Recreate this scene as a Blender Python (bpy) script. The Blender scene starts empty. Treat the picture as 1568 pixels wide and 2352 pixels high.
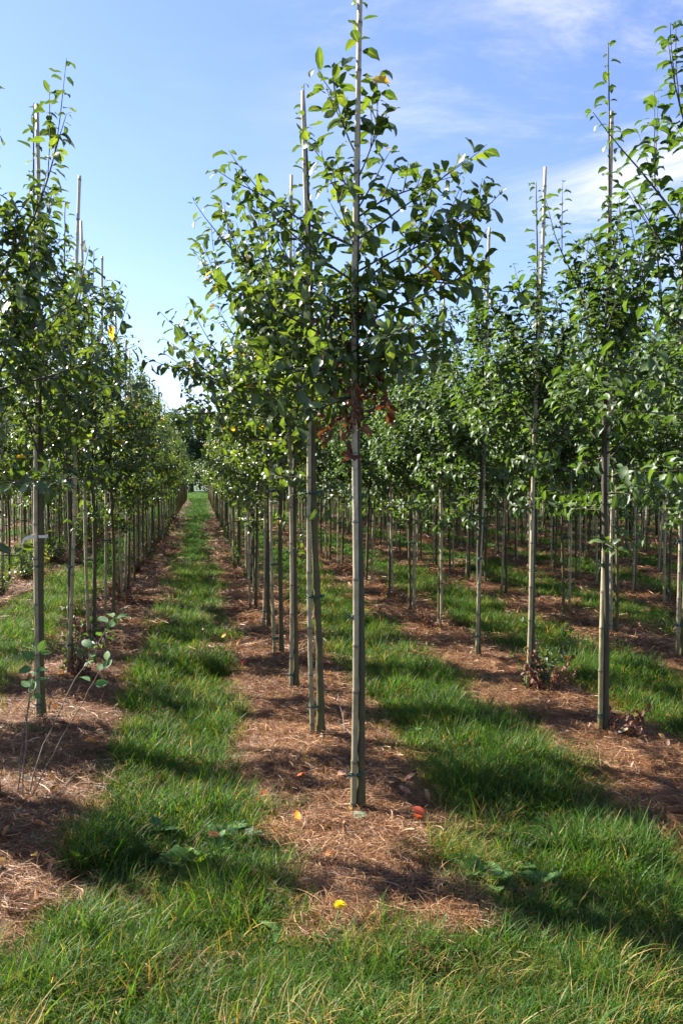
import bpy, math, random
import numpy as np
from math import radians as rad, sin, cos, tan, atan, pi

# ------------------------------------------------------------------ camera, sky, sun, exposure
sc = bpy.context.scene
COL = sc.collection
F, PITCH, CAMH = 1898.0, rad(2.29), 1.6           # focal length in px of a 1568x2352 frame
cd = bpy.data.cameras.new('camera'); cam = bpy.data.objects.new('camera', cd); COL.objects.link(cam)
cd.sensor_fit = 'VERTICAL'; cd.sensor_height = 22.3; cd.lens = 18.0
cd.clip_start = 0.05; cd.clip_end = 2000
cam.location = (0, 0, CAMH); cam.rotation_euler = (pi / 2 - PITCH, 0, 0)
sc.camera = cam

SUN_EL, SUN_AZ = rad(41), rad(-67)                # azimuth clockwise from +Y
w = bpy.data.worlds.new("World"); sc.world = w; w.use_nodes = True
nt = w.node_tree; N = nt.nodes; Lk = nt.links
bg = N['Background']; bg.inputs[1].default_value = 0.056
sky = N.new('ShaderNodeTexSky'); sky.sky_type = 'NISHITA'; sky.sun_disc = False
sky.sun_elevation = SUN_EL; sky.sun_rotation = SUN_AZ % (2 * pi)
sky.altitude = 0; sky.air_density = 1.0; sky.dust_density = 0.35; sky.ozone_density = 3.0
tc = N.new('ShaderNodeTexCoord')
# thin cirrus: stretched noise over the sky direction, denser towards the right
mp = N.new('ShaderNodeMapping'); mp.inputs['Rotation'].default_value = (0.0, rad(52), rad(25))
mp.inputs['Scale'].default_value = (1.6, 2.0, 5.5)
Lk.new(tc.outputs['Generated'], mp.inputs[0])
n1 = N.new('ShaderNodeTexNoise'); n1.inputs['Scale'].default_value = 1.7; n1.inputs['Detail'].default_value = 9
n1.inputs['Roughness'].default_value = 0.66; n1.inputs['Distortion'].default_value = 0.6
Lk.new(mp.outputs[0], n1.inputs[0])
n2 = N.new('ShaderNodeTexNoise'); n2.inputs['Scale'].default_value = 2.3; n2.inputs['Detail'].default_value = 3
Lk.new(tc.outputs['Generated'], n2.inputs[0])
sx = N.new('ShaderNodeSeparateXYZ'); Lk.new(tc.outputs['Generated'], sx.inputs[0])
mx = N.new('ShaderNodeMapRange'); mx.inputs[1].default_value = -0.12; mx.inputs[2].default_value = 0.36
mx.inputs[3].default_value = 0.04; mx.inputs[4].default_value = 1.0
Lk.new(sx.outputs[0], mx.inputs[0])
r1 = N.new('ShaderNodeMapRange'); r1.interpolation_type = 'SMOOTHSTEP'
r1.inputs[1].default_value = 0.44; r1.inputs[2].default_value = 0.80; Lk.new(n1.outputs[0], r1.inputs[0])
r2 = N.new('ShaderNodeMapRange'); r2.inputs[1].default_value = 0.35; r2.inputs[2].default_value = 0.6
Lk.new(n2.outputs[0], r2.inputs[0])
m1 = N.new('ShaderNodeMath'); m1.operation = 'MULTIPLY'; Lk.new(r1.outputs[0], m1.inputs[0]); Lk.new(r2.outputs[0], m1.inputs[1])
m2 = N.new('ShaderNodeMath'); m2.operation = 'MULTIPLY'; Lk.new(m1.outputs[0], m2.inputs[0]); Lk.new(mx.outputs[0], m2.inputs[1])
gm = N.new('ShaderNodeMix'); gm.data_type = 'RGBA'; gm.blend_type = 'MULTIPLY'; gm.inputs[0].default_value = 1.0
gm.inputs[7].default_value = (1.08, 1.02, 1.16, 1)
Lk.new(sky.outputs[0], gm.inputs[6])
mixc = N.new('ShaderNodeMix'); mixc.data_type = 'RGBA'
mixc.inputs[7].default_value = (7.6, 7.1, 8.6, 1)
Lk.new(m2.outputs[0], mixc.inputs[0]); Lk.new(gm.outputs[2], mixc.inputs[6]); Lk.new(mixc.outputs[2], bg.inputs[0])

sl = bpy.data.lights.new('sun', 'SUN'); so = bpy.data.objects.new('sun', sl); COL.objects.link(so)
sl.energy = 5.0; sl.angle = rad(0.53); sl.color = (1.0, 0.95, 0.86)
so.rotation_euler = (pi / 2 - SUN_EL, 0, -SUN_AZ + pi)     # lamp looks away from the sun
so.location = (-20, 10, 30)
vs = sc.view_settings; vs.view_transform = 'Standard'; vs.look = 'None'; vs.exposure = 2.04; vs.gamma = 1; vs.use_curve_mapping = False
sc.cycles.max_bounces = 7; sc.cycles.diffuse_bounces = 3; sc.cycles.glossy_bounces = 2
sc.cycles.transmission_bounces = 4; sc.cycles.transparent_max_bounces = 4

# ------------------------------------------------------------------ helpers
CP, SP = cos(PITCH), sin(PITCH)
def ray(x, y):
    a, b = (x - 784) / F, -(y - 1176) / F
    return np.array([a, CP + b * SP, -SP + b * CP])
def G(x, y):                                     # ground point seen at a spot of the photograph
    r = ray(x, y); return r * (CAMH / -r[2]) + np.array([0, 0, CAMH])
def AT(x, y, Z):                                 # the point at distance Z (along +Y)
    r = ray(x, y); return r * (Z / r[1]) + np.array([0, 0, CAMH])

def hash2(ix, iy, s=0):
    h = (ix.astype(np.int64) * 374761393 + iy.astype(np.int64) * 668265263 + s * 1442695041) & 0xffffffff
    h = ((h ^ (h >> 13)) * 1274126177) & 0xffffffff
    return ((h ^ (h >> 16)) & 0xffff) / 65535.0
def vnoise(x, y, s=0):
    x = np.asarray(x, float); y = np.asarray(y, float)
    ix = np.floor(x); iy = np.floor(y); fx = x - ix; fy = y - iy
    fx = fx * fx * (3 - 2 * fx); fy = fy * fy * (3 - 2 * fy)
    a = hash2(ix, iy, s); b = hash2(ix + 1, iy, s); c = hash2(ix, iy + 1, s); d = hash2(ix + 1, iy + 1, s)
    return (a + (b - a) * fx) * (1 - fy) + (c + (d - c) * fx) * fy
SLOPE = -0.1709                                  # rows run along (SLOPE, 1)
ROW0, ROWD = 0.72, 1.73
def lat(x, y): return x - SLOPE * y
def grassy(x, y):
    """0 on the straw strips under the trees, 1 in the grass aisles and headlands"""
    L = lat(x, y) + 0.10 * (vnoise(x * 0.9 + 7, y * 0.9, 3) - .5)
    d = np.abs((L - ROW0 + ROWD / 2) % ROWD - ROWD / 2)
    edge = 0.375 + 0.12 * (vnoise(x * 1.7, y * 1.7, 1) - .5) + 0.09 * (vnoise(x * 6, y * 6, 2) - .5)
    o_ = (L - ROW0 + ROWD / 2) % ROWD - ROWD / 2; k = np.round((L - ROW0) / ROWD)
    edge = edge + np.where((k == -1) & (o_ > 0), .09, 0) + np.where((k == 0) & (o_ < 0), .05, 0) - np.where((k == 0) & (o_ > 0), .22, 0) * np.clip((3.75 - y) / .6, 0, 1)
    g = np.clip((d - edge) / 0.06 + .5, 0, 1)
    zf = 2.76 + 0.16 * (vnoise(x * 2.1, y * 0 + 3.3, 4) - .5) + 0.12 * (vnoise(x * 8, y * 8, 5) - .5)
    g = np.maximum(g, np.clip((zf - y) / 0.12 + .5, 0, 1))
    g = np.maximum(g, np.clip((y - 66) / 0.5, 0, 1))
    return g
def gh(x, y):
    x = np.asarray(x, float); y = np.asarray(y, float)
    L = lat(x, y); d = np.abs((L - ROW0 + ROWD / 2) % ROWD - ROWD / 2)
    near = np.clip((90 - y) / 40, 0, 1) * np.clip((y + 20) / 10, 0, 1)
    h = 0.05 * (vnoise(x * .8, y * .8, 11) - .5) + 0.035 * (vnoise(x * 3.1, y * 3.1, 12) - .5) + 0.032 * (vnoise(x * 8, y * 8, 13) - .5)
    return (h + 0.025 * np.cos(d / ROWD * 2 * pi) - .012) * near

def mesh(name, V, Fc, mat=None, attrs=None, smooth=True, mats=None, midx=None):
    """V (n,3); Fc list of int arrays of shape (m,3) or (m,4)"""
    V = np.asarray(V, np.float32); Fs = [np.asarray(f, np.int32) for f in Fc if len(f)]
    me = bpy.data.meshes.new(name)
    me.vertices.add(len(V)); me.vertices.foreach_set('co', V.ravel())
    nl = sum(f.size for f in Fs); npol = sum(len(f) for f in Fs)
    me.loops.add(nl); me.polygons.add(npol)
    me.loops.foreach_set('vertex_index', np.concatenate([f.ravel() for f in Fs]))
    tot = np.concatenate([np.full(len(f), f.shape[1], np.int32) for f in Fs])
    st = np.concatenate([[0], np.cumsum(tot)[:-1]]).astype(np.int32)
    me.polygons.foreach_set('loop_start', st)
    me.polygons.foreach_set('use_smooth', np.full(npol, smooth))
    if midx is not None: me.polygons.foreach_set('material_index', np.asarray(midx, np.int32))
    for k, a in (attrs or {}).items():
        at = me.attributes.new(k, 'FLOAT', 'POINT'); at.data.foreach_set('value', np.asarray(a, np.float32))
    for m in (mats or ([mat] if mat else [])): me.materials.append(m)
    me.update(calc_edges=True)
    return me
def obj(name, me, parent=None, loc=None, link=True):
    o = bpy.data.objects.new(name, me)
    if link: COL.objects.link(o)
    if parent: o.parent = parent
    if loc is not None: o.location = loc
    return o
def tag(o, label, cat, group=None):
    o['label'] = label; o['category'] = cat
    if group: o['group'] = group
    return o

class Geo:
    """collects vertices, faces and the per-vertex attributes tone and mid"""
    def __init__(s): s.V = []; s.Q = []; s.T = []; s.a = []; s.b = []; s.n = 0
    def add(s, V, Q=None, T=None, tone=0.0, mid=0.0):
        V = np.asarray(V, float).reshape(-1, 3); m = len(V)
        if Q is not None and len(Q): s.Q.append(np.asarray(Q) + s.n)
        if T is not None and len(T): s.T.append(np.asarray(T) + s.n)
        s.V.append(V); s.a.append(np.broadcast_to(tone, (m,))); s.b.append(np.broadcast_to(mid, (m,))); s.n += m
    def mesh(s, name, mat, smooth=True):
        Fc = []
        if s.Q: Fc.append(np.concatenate(s.Q))
        if s.T: Fc.append(np.concatenate(s.T))
        return mesh(name, np.concatenate(s.V), Fc, mat, {'tone': np.concatenate(s.a), 'mid': np.concatenate(s.b)}, smooth)

def norm(v): return v / np.maximum(np.linalg.norm(v, axis=-1, keepdims=True), 1e-9)
def tube(g, P, R, sides=6, tone=0.0, cap=True):
    P = np.asarray(P, float); n = len(P); R = np.broadcast_to(R, (n,))
    T = norm(np.gradient(P, axis=0))
    ref = np.array([1.0, 0, 0]) if abs(T[:, 0]).mean() < .8 else np.array([0, 1.0, 0])
    A = norm(np.cross(T, ref)); B = np.cross(T, A)
    th = np.arange(sides) * 2 * pi / sides
    V = P[:, None] + R[:, None, None] * (A[:, None] * np.cos(th)[None, :, None] + B[:, None] * np.sin(th)[None, :, None])
    V = V.reshape(-1, 3)
    i = np.arange(n - 1)[:, None] * sides; j = np.arange(sides)[None]
    q = np.stack([i + j, i + (j + 1) % sides, i + sides + (j + 1) % sides, i + sides + j], -1).reshape(-1, 4)
    Tt = None
    if cap:
        V = np.concatenate([V, P[-1:], P[:1]]); c = len(V) - 2
        jj = np.arange(sides); e = (n - 1) * sides
        Tt = np.concatenate([np.stack([e + jj, e + (jj + 1) % sides, np.full(sides, c)], -1),
                             np.stack([(jj + 1) % sides, jj, np.full(sides, c + 1)], -1)])
    g.add(V, q, Tt, tone)

# leaf template: petiole + five stations of three vertices
LT = np.array([-.22, 0, .14, .36, .62, .84, 1.0])
LW = np.array([.012, .02, .30, .45, .42, .24, 0.0])
def leaves(g, P, D, Nn, S, curl, fold, tone, width=0.62, rng=None, wave=0.05):
    """many leaves at once: base P, direction D, upper-side normal Nn, size S"""
    n = len(P)
    if n == 0: return
    D = norm(D); B = norm(np.cross(Nn, D)); Nn = np.cross(D, B)
    c = np.maximum(np.abs(curl), 1e-3) * np.sign(curl + 1e-9)
    t = np.maximum(LT, 0)[None, :] * c[:, None]
    a = np.where(LT[None] < 0, LT[None], np.sin(t) / c[:, None]); b = (1 - np.cos(t)) / c[:, None]
    C = P[:, None] + S[:, None, None] * (D[:, None] * (a + .22)[..., None] - Nn[:, None] * b[..., None])
    N2 = Nn[:, None] * np.cos(t)[..., None] + D[:, None] * np.sin(t)[..., None]
    wv = LW[None] * width * S[:, None]
    if rng is not None: wob = rng.normal(0, wave, (n, len(LT), 2)) * S[:, None, None] * (LW > .1)[None, :, None]
    else: wob = np.zeros((n, len(LT), 2))
    cf, sf = np.cos(fold)[:, None, None], np.sin(fold)[:, None, None]
    Lf = C + B[:, None] * wv[..., None] * cf + N2 * (wv[..., None] * sf + wob[..., :1])
    Rt = C - B[:, None] * wv[..., None] * cf + N2 * (wv[..., None] * sf + wob[..., 1:])
    V = np.stack([Lf, C, Rt], 2).reshape(-1, 3)
    m = len(LT); base = np.arange(n)[:, None, None] * m * 3; s = np.arange(m - 1)[None, :, None] * 3
    q = []
    for k in (0, 1): q.append(np.concatenate([base + s + k + 1, base + s + k, base + s + 3 + k, base + s + 4 + k], -1).reshape(-1, 4))
    mid = np.tile(np.array([0, 1, 0.]), n * m)
    g.add(V, np.concatenate(q), None, np.repeat(tone, m * 3), mid)

# ------------------------------------------------------------------ materials
def newmat(name):
    m = bpy.data.materials.new(name); m.use_nodes = True; n = m.node_tree; n.nodes.clear()
    return m, n, n.nodes, n.links
def ramp(N, stops, interp='LINEAR'):
    r = N.new('ShaderNodeValToRGB'); r.color_ramp.interpolation = interp; e = r.color_ramp.elements
    while len(e) < len(stops): e.new(.5)
    for el, (p, c) in zip(e, stops): el.position = p; el.color = (*c, 1)
    return r
def attr(N, name):
    a = N.new('ShaderNodeAttribute'); a.attribute_name = name; return a.outputs['Fac']
def noise(N, L, vec, scale, detail=3, rough=.5):
    n = N.new('ShaderNodeTexNoise'); n.inputs['Scale'].default_value = scale; n.inputs['Detail'].default_value = detail
    n.inputs['Roughness'].default_value = rough
    if vec is not None: L.new(vec, n.inputs[0])
    return n.outputs[0]
def mixrgb(N, L, f, a, b, mode='MIX'):
    m = N.new('ShaderNodeMix'); m.data_type = 'RGBA'; m.blend_type = mode
    for s, v in ((m.inputs[0], f), (m.inputs[6], a), (m.inputs[7], b)):
        if hasattr(v, 'links'): L.new(v, s)
        elif isinstance(v, (int, float)): s.default_value = v
        else: s.default_value = (*v, 1)
    return m.outputs[2]
def leafmat(name, stops, under, trans_gain=1.0, trans=.38, rough=.36, spec=.5, under_f=.5, blotch=True):
    m, t, N, L = newmat(name)
    cr = ramp(N, stops); L.new(attr(N, 'tone'), cr.inputs[0]); col = cr.outputs[0]
    tc = N.new('ShaderNodeTexCoord')
    if blotch:
        nz = noise(N, L, tc.outputs['Object'], 38, 3)
        mr = N.new('ShaderNodeMapRange'); mr.inputs[1].default_value = .4; mr.inputs[2].default_value = .75
        mr.inputs[3].default_value = 0; mr.inputs[4].default_value = .3; L.new(nz, mr.inputs[0])
        col = mixrgb(N, L, mr.outputs[0], col, (.17, .19, .03))
    pw = N.new('ShaderNodeMath'); pw.operation = 'POWER'; L.new(attr(N, 'mid'), pw.inputs[0]); pw.inputs[1].default_value = 9
    ml = N.new('ShaderNodeMath'); ml.operation = 'MULTIPLY'; L.new(pw.outputs[0], ml.inputs[0]); ml.inputs[1].default_value = .5
    col = mixrgb(N, L, ml.outputs[0], col, (.20, .26, .09))
    ge = N.new('ShaderNodeNewGeometry')
    bf = N.new('ShaderNodeMath'); bf.operation = 'MULTIPLY'; L.new(ge.outputs['Backfacing'], bf.inputs[0]); bf.inputs[1].default_value = under_f
    col2 = mixrgb(N, L, bf.outputs[0], col, under)
    p = N.new('ShaderNodeBsdfPrincipled'); L.new(col2, p.inputs['Base Color'])
    p.inputs['Roughness'].default_value = rough
    p.inputs['Specular IOR Level'].default_value = spec
    tr = N.new('ShaderNodeBsdfTranslucent')
    tcol = mixrgb(N, L, 1.0, col, (2.1 * trans_gain, 1.9 * trans_gain, .65 * trans_gain), 'MULTIPLY'); L.new(tcol, tr.inputs[0])
    ms = N.new('ShaderNodeMixShader'); ms.inputs[0].default_value = trans
    L.new(p.outputs[0], ms.inputs[1]); L.new(tr.outputs[0], ms.inputs[2])
    o = N.new('ShaderNodeOutputMaterial'); L.new(ms.outputs[0], o.inputs[0]); return m

M = {}
M['leaf_a'] = leafmat('apple_leaf', [(0, (.013, .033, .014)), (.32, (.025, .058, .017)), (.6, (.050, .096, .019)), (.86, (.105, .155, .024)), (.955, (.25, .24, .03)), (.975, (.55, .33, .02)), (1, (.60, .22, .02))],
                      (.10, .13, .065), trans=.40, rough=.33, under_f=.45)
M['leaf_b'] = leafmat('crab_leaf', [(0, (.014, .034, .014)), (.4, (.033, .074, .017)), (.75, (.068, .130, .022)), (.975, (.11, .18, .035)), (1, (.35, .28, .03))],
                      (.125, .165, .085), trans=.34, rough=.46, spec=.36, under_f=.5, blotch=False)
M['leaf_dead'] = leafmat('withered_leaf', [(0, (.07, .018, .012)), (.5, (.14, .040, .022)), (1, (.22, .09, .04))], (.12, .05, .035), trans=.2, rough=.6, under_f=.3, blotch=False)
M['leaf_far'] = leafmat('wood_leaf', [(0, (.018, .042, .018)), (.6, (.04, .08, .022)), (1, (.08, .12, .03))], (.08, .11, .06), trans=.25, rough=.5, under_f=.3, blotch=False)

def bark(name, c0, c1, algae, alg_lo, alg_hi, sc_=1.0, rough=.8, bands=False):
    m, t, N, L = newmat(name)
    tc = N.new('ShaderNodeTexCoord'); mp = N.new('ShaderNodeMapping'); L.new(tc.outputs['Object'], mp.inputs[0])
    mp.inputs['Scale'].default_value = (1, 1, .18) if not bands else (1, 1, .06)
    nz = noise(N, L, mp.outputs[0], 70 * sc_, 5, .6)
    cr = ramp(N, [(.3, c0), (.7, c1)]); L.new(nz, cr.inputs[0]); col = cr.outputs[0]
    oi = N.new('ShaderNodeObjectInfo')
    # green algae on the lower, damper length of the stem, uneven and different on every stem
    sp = N.new('ShaderNodeSeparateXYZ'); L.new(tc.outputs['Object'], sp.inputs[0])
    n3 = noise(N, L, tc.outputs['Object'], 9, 5, .65)
    a1 = N.new('ShaderNodeMath'); a1.operation = 'MULTIPLY_ADD'; L.new(n3, a1.inputs[0]); a1.inputs[1].default_value = 2.2; L.new(sp.outputs[2], a1.inputs[2])
    a2 = N.new('ShaderNodeMath'); a2.operation = 'MULTIPLY_ADD'; L.new(oi.outputs['Random'], a2.inputs[0]); a2.inputs[1].default_value = -.9; L.new(a1.outputs[0], a2.inputs[2])
    mr = N.new('ShaderNodeMapRange'); L.new(a2.outputs[0], mr.inputs[0]); mr.inputs[1].default_value = alg_lo; mr.inputs[2].default_value = alg_hi
    mr.inputs[3].default_value = .85; mr.inputs[4].default_value = 0
    col = mixrgb(N, L, mr.outputs[0], col, algae)
    # per-stem variation
    hv = N.new('ShaderNodeHueSaturation'); L.new(col, hv.inputs['Color'])
    vr = N.new('ShaderNodeMapRange'); L.new(oi.outputs['Random'], vr.inputs[0]); vr.inputs[3].default_value = .7; vr.inputs[4].default_value = 1.12
    L.new(vr.outputs[0], hv.inputs['Value']); col = hv.outputs[0]
    dk = attr(N, 'tone')                                     # nodes and scars darker
    n4 = noise(N, L, tc.outputs['Object'], 26, 5, .7); r4 = N.new('ShaderNodeMapRange'); r4.inputs[1].default_value = .45; r4.inputs[2].default_value = .65
    r4.inputs[3].default_value = 0; r4.inputs[4].default_value = .55; L.new(n4, r4.inputs[0]); col = mixrgb(N, L, r4.outputs[0], col, mixrgb(N, L, 1.0, col, (.42, .42, .40), 'MULTIPLY'))
    col = mixrgb(N, L, dk, col, (.05, .04, .025))
    p = N.new('ShaderNodeBsdfPrincipled'); L.new(col, p.inputs['Base Color']); p.inputs['Roughness'].default_value = rough
    bp = N.new('ShaderNodeBump'); bp.inputs['Strength'].default_value = .5; bp.inputs['Distance'].default_value = .004
    L.new(nz, bp.inputs['Height']); L.new(bp.outputs[0], p.inputs['Normal'])
    o = N.new('ShaderNodeOutputMaterial'); L.new(p.outputs[0], o.inputs[0]); return m
M['bark'] = bark('young_bark', (.040, .030, .017), (.105, .082, .048), (.085, .080, .014), .4, 2.8)
M['twig'] = bark('twig_bark', (.07, .04, .03), (.12, .075, .05), (.06, .05, .03), -9, -8)
M['bamboo'] = bark('bamboo', (.38, .30, .20), (.58, .49, .35), (.155, .145, .034), .5, 2.5, bands=True, rough=.5)
M['barkfar'] = bark('old_bark', (.05, .04, .03), (.11, .09, .07), (.05, .06, .03), -9, -8, .3)

def plain(name, c, rough=.6, var=None, trans=0, scale=30):
    m, t, N, L = newmat(name); p = N.new('ShaderNodeBsdfPrincipled'); p.inputs['Roughness'].default_value = rough
    tc = N.new('ShaderNodeTexCoord'); nz = noise(N, L, tc.outputs['Object'], scale, 4)
    cr = ramp(N, [(.3, c), (.7, var or tuple(x * 1.4 for x in c))]); L.new(nz, cr.inputs[0]); L.new(cr.outputs[0], p.inputs['Base Color'])
    o = N.new('ShaderNodeOutputMaterial'); out = p.outputs[0]
    if trans:
        tr = N.new('ShaderNodeBsdfTranslucent'); L.new(cr.outputs[0], tr.inputs[0]); ms = N.new('ShaderNodeMixShader'); ms.inputs[0].default_value = trans
        L.new(out, ms.inputs[1]); L.new(tr.outputs[0], ms.inputs[2]); out = ms.outputs[0]
    L.new(out, o.inputs[0]); return m
M['tie'] = plain('green_tie', (.008, .045, .030), .45)
M['tag'] = plain('paper_tag', (.62, .58, .52), .6, (.72, .70, .66))
M['petal'] = plain('yellow_petal', (.78, .55, .01), .5, (.85, .68, .02), .2)
M['seed'] = plain('seed_fluff', (.55, .53, .50), .8, (.65, .63, .6), .4)
M['stone'] = plain('stone', (.28, .20, .17), .8, (.42, .33, .29))

def bladesmat(name, stops, trans, rough, tgain=(1.7, 1.6, .6), spec=.5, patch=None, tip=None):
    m, t, N, L = newmat(name)
    cr = ramp(N, stops); L.new(attr(N, 'tone'), cr.inputs[0]); col = cr.outputs[0]
    if tip: col = mixrgb(N, L, attr(N, 'mid'), col, tip)
    oi = N.new('ShaderNodeObjectInfo'); ge = N.new('ShaderNodeNewGeometry')
    if patch:                                                # broad patches of a second colour over the field
        nz = noise(N, L, ge.outputs['Position'], 1.3, 4, .6); mr = N.new('ShaderNodeMapRange')
        mr.inputs[1].default_value = .42; mr.inputs[2].default_value = .66; L.new(nz, mr.inputs[0]); mr.inputs[4].default_value = .75
        col = mixrgb(N, L, mr.outputs[0], col, mixrgb(N, L, 1.0, col, patch, 'MULTIPLY'))
    hv = N.new('ShaderNodeHueSaturation'); L.new(col, hv.inputs['Color'])
    vr = N.new('ShaderNodeMapRange'); L.new(oi.outputs['Random'], vr.inputs[0]); vr.inputs[3].default_value = .75; vr.inputs[4].default_value = 1.2
    L.new(vr.outputs[0], hv.inputs['Value']); col = hv.outputs[0]
    p = N.new('ShaderNodeBsdfPrincipled'); L.new(col, p.inputs['Base Color']); p.inputs['Roughness'].default_value = rough
    p.inputs['Specular IOR Level'].default_value = spec
    tr = N.new('ShaderNodeBsdfTranslucent'); L.new(mixrgb(N, L, 1.0, col, tgain, 'MULTIPLY'), tr.inputs[0])
    ms = N.new('ShaderNodeMixShader'); ms.inputs[0].default_value = trans; L.new(p.outputs[0], ms.inputs[1]); L.new(tr.outputs[0], ms.inputs[2])
    o = N.new('ShaderNodeOutputMaterial'); L.new(ms.outputs[0], o.inputs[0]); return m
M['grass'] = bladesmat('grass_blade', [(0, (.022, .058, .009)), (.5, (.048, .118, .014)), (.82, (.092, .165, .021)), (.90, (.14, .15, .04)), (.95, (.28, .18, .045)), (1, (.38, .28, .13))],
                       .45, .5, spec=.25, tip=None, patch=(1.25, 1.12, .95))
M['straw'] = bladesmat('straw_fibre', [(0, (.030, .010, .004)), (.35, (.118, .047, .018)), (.7, (.29, .145, .062)), (1, (.58, .40, .23))],
                       .12, .5, tgain=(1.2, 1, .8), patch=(1.3, 1.28, 1.25), spec=.3)
M['litter'] = leafmat('fallen_leaf', [(0, (.10, .035, .018)), (.5, (.22, .10, .05)), (.8, (.36, .22, .13)), (1, (.45, .36, .24))], (.2, .14, .1), trans=.15, rough=.6, under_f=.4, blotch=False)
M['weed'] = leafmat('weed_leaf', [(0, (.03, .085, .03)), (.6, (.065, .16, .035)), (1, (.14, .24, .04))], (.10, .16, .08), trans=.32, rough=.6, spec=.25, under_f=.3, blotch=False)

# ground
m, t, N, L = newmat('field_soil'); M['ground'] = m
ge = N.new('ShaderNodeNewGeometry'); pos = ge.outputs['Position']
na = noise(N, L, pos, 22, 6, .65); nb = noise(N, L, pos, 2.1, 4, .6); nc = noise(N, L, pos, 120, 3, .7)
straw = ramp(N, [(.28, (.026, .010, .004)), (.5, (.082, .031, .012)), (.72, (.21, .092, .036))]); L.new(na, straw.inputs[0])
pale = ramp(N, [(.3, (.10, .052, .028)), (.7, (.36, .23, .135))]); L.new(na, pale.inputs[0])
mr = N.new('ShaderNodeMapRange'); mr.inputs[1].default_value = .45; mr.inputs[2].default_value = .68; L.new(nb, mr.inputs[0])
cs = mixrgb(N, L, mr.outputs[0], straw.outputs[0], pale.outputs[0])
gr = ramp(N, [(.3, (.022, .035, .012)), (.55, (.045, .075, .018)), (.75, (.085, .10, .035))]); L.new(na, gr.inputs[0])
col = mixrgb(N, L, attr(N, 'grassy'), cs, gr.outputs[0])
p = N.new('ShaderNodeBsdfPrincipled'); L.new(col, p.inputs['Base Color']); p.inputs['Roughness'].default_value = .9
bp = N.new('ShaderNodeBump'); bp.inputs['Strength'].default_value = .9; bp.inputs['Distance'].default_value = .02
L.new(nc, bp.inputs['Height']); L.new(bp.outputs[0], p.inputs['Normal'])
o = N.new('ShaderNodeOutputMaterial'); L.new(p.outputs[0], o.inputs[0])

# ------------------------------------------------------------------ ground sheet
def axis(dense_lo, dense_hi, step, lo, hi, growth):
    a = list(np.arange(dense_lo, dense_hi, step)); s = step
    while a[-1] < hi: s = min(s * growth, 25); a.append(a[-1] + s)
    s = step; b = []
    x = dense_lo
    while x > lo: s = min(s * growth, 25); x -= s; b.append(x)
    return np.array(b[::-1] + a)
xs = axis(-4, 4, .05, -400, 400, 1.02); ys = axis(1.8, 9, .05, -60, 700, 1.012)
X, Y = np.meshgrid(xs, ys); V = np.stack([X, Y, gh(X, Y)], -1).reshape(-1, 3)
nx, ny = len(xs), len(ys); i = (np.arange(ny - 1)[:, None] * nx + np.arange(nx - 1)[None]).ravel()
gm_ = mesh('ground', V, [np.stack([i, i + 1, i + nx + 1, i + nx], -1)], M['ground'], {'grassy': grassy(X, Y).ravel()})
ground = obj('ground', gm_); ground['kind'] = 'structure'

# ------------------------------------------------------------------ scattering of blades and fibres
def blades(g, rng, n, radius, hmin, hmax, width, lean, segs=4, tone=None, square=False):
    r = radius * np.sqrt(rng.random(n)); th = rng.random(n) * 2 * pi
    P = np.stack([r * np.cos(th), r * np.sin(th), np.zeros(n) - .01], -1)
    H = rng.uniform(hmin, hmax, n); a = rng.random(n) * 2 * pi
    D = np.stack([np.cos(a), np.sin(a), np.zeros(n)], -1)
    ln = np.abs(rng.normal(0, lean, n)) + .05; bend = rng.uniform(.3, 1.6, n)
    t = np.linspace(0, 1, segs + 1)
    ang = ln[:, None] + bend[:, None] * t[None] ** 1.5
    st = H[:, None] / segs
    dx = np.cumsum(np.sin(ang) * st, 1) - np.sin(ang[:, :1]) * st; dz = np.cumsum(np.cos(ang) * st, 1) - np.cos(ang[:, :1]) * st
    C = P[:, None] + D[:, None] * dx[..., None] + np.array([0, 0, 1.0]) * dz[..., None]
    B = np.stack([-np.sin(a), np.cos(a), np.zeros(n)], -1)
    tw = rng.uniform(-.8, .8, n); B = norm(B + D * tw[:, None])
    wd = width * rng.uniform(.6, 1.2, n)[:, None] * np.array([1, .95, .8, .5, .04])[None, :segs + 1] if segs == 4 else width * rng.uniform(.6, 1.2, n)[:, None] * (1 - t ** 2 * .96)[None]
    A = C + B[:, None] * wd[..., None] * .5; Bb = C - B[:, None] * wd[..., None] * .5
    V = np.stack([A, Bb], 2).reshape(-1, 3); m = segs + 1
    base = np.arange(n)[:, None] * m * 2; s = np.arange(segs)[None] * 2
    q = np.stack([base + s, base + s + 1, base + s + 3, base + s + 2], -1).reshape(-1, 4)
    tn = rng.beta(2.2, 2.6, n) * .86 if tone is None else tone(rng, n)
    tipm = np.tile(np.repeat(np.clip(t - .5, 0, 1), 2), n)
    g.add(V, q, None, np.repeat(tn, m * 2), tipm)
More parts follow.
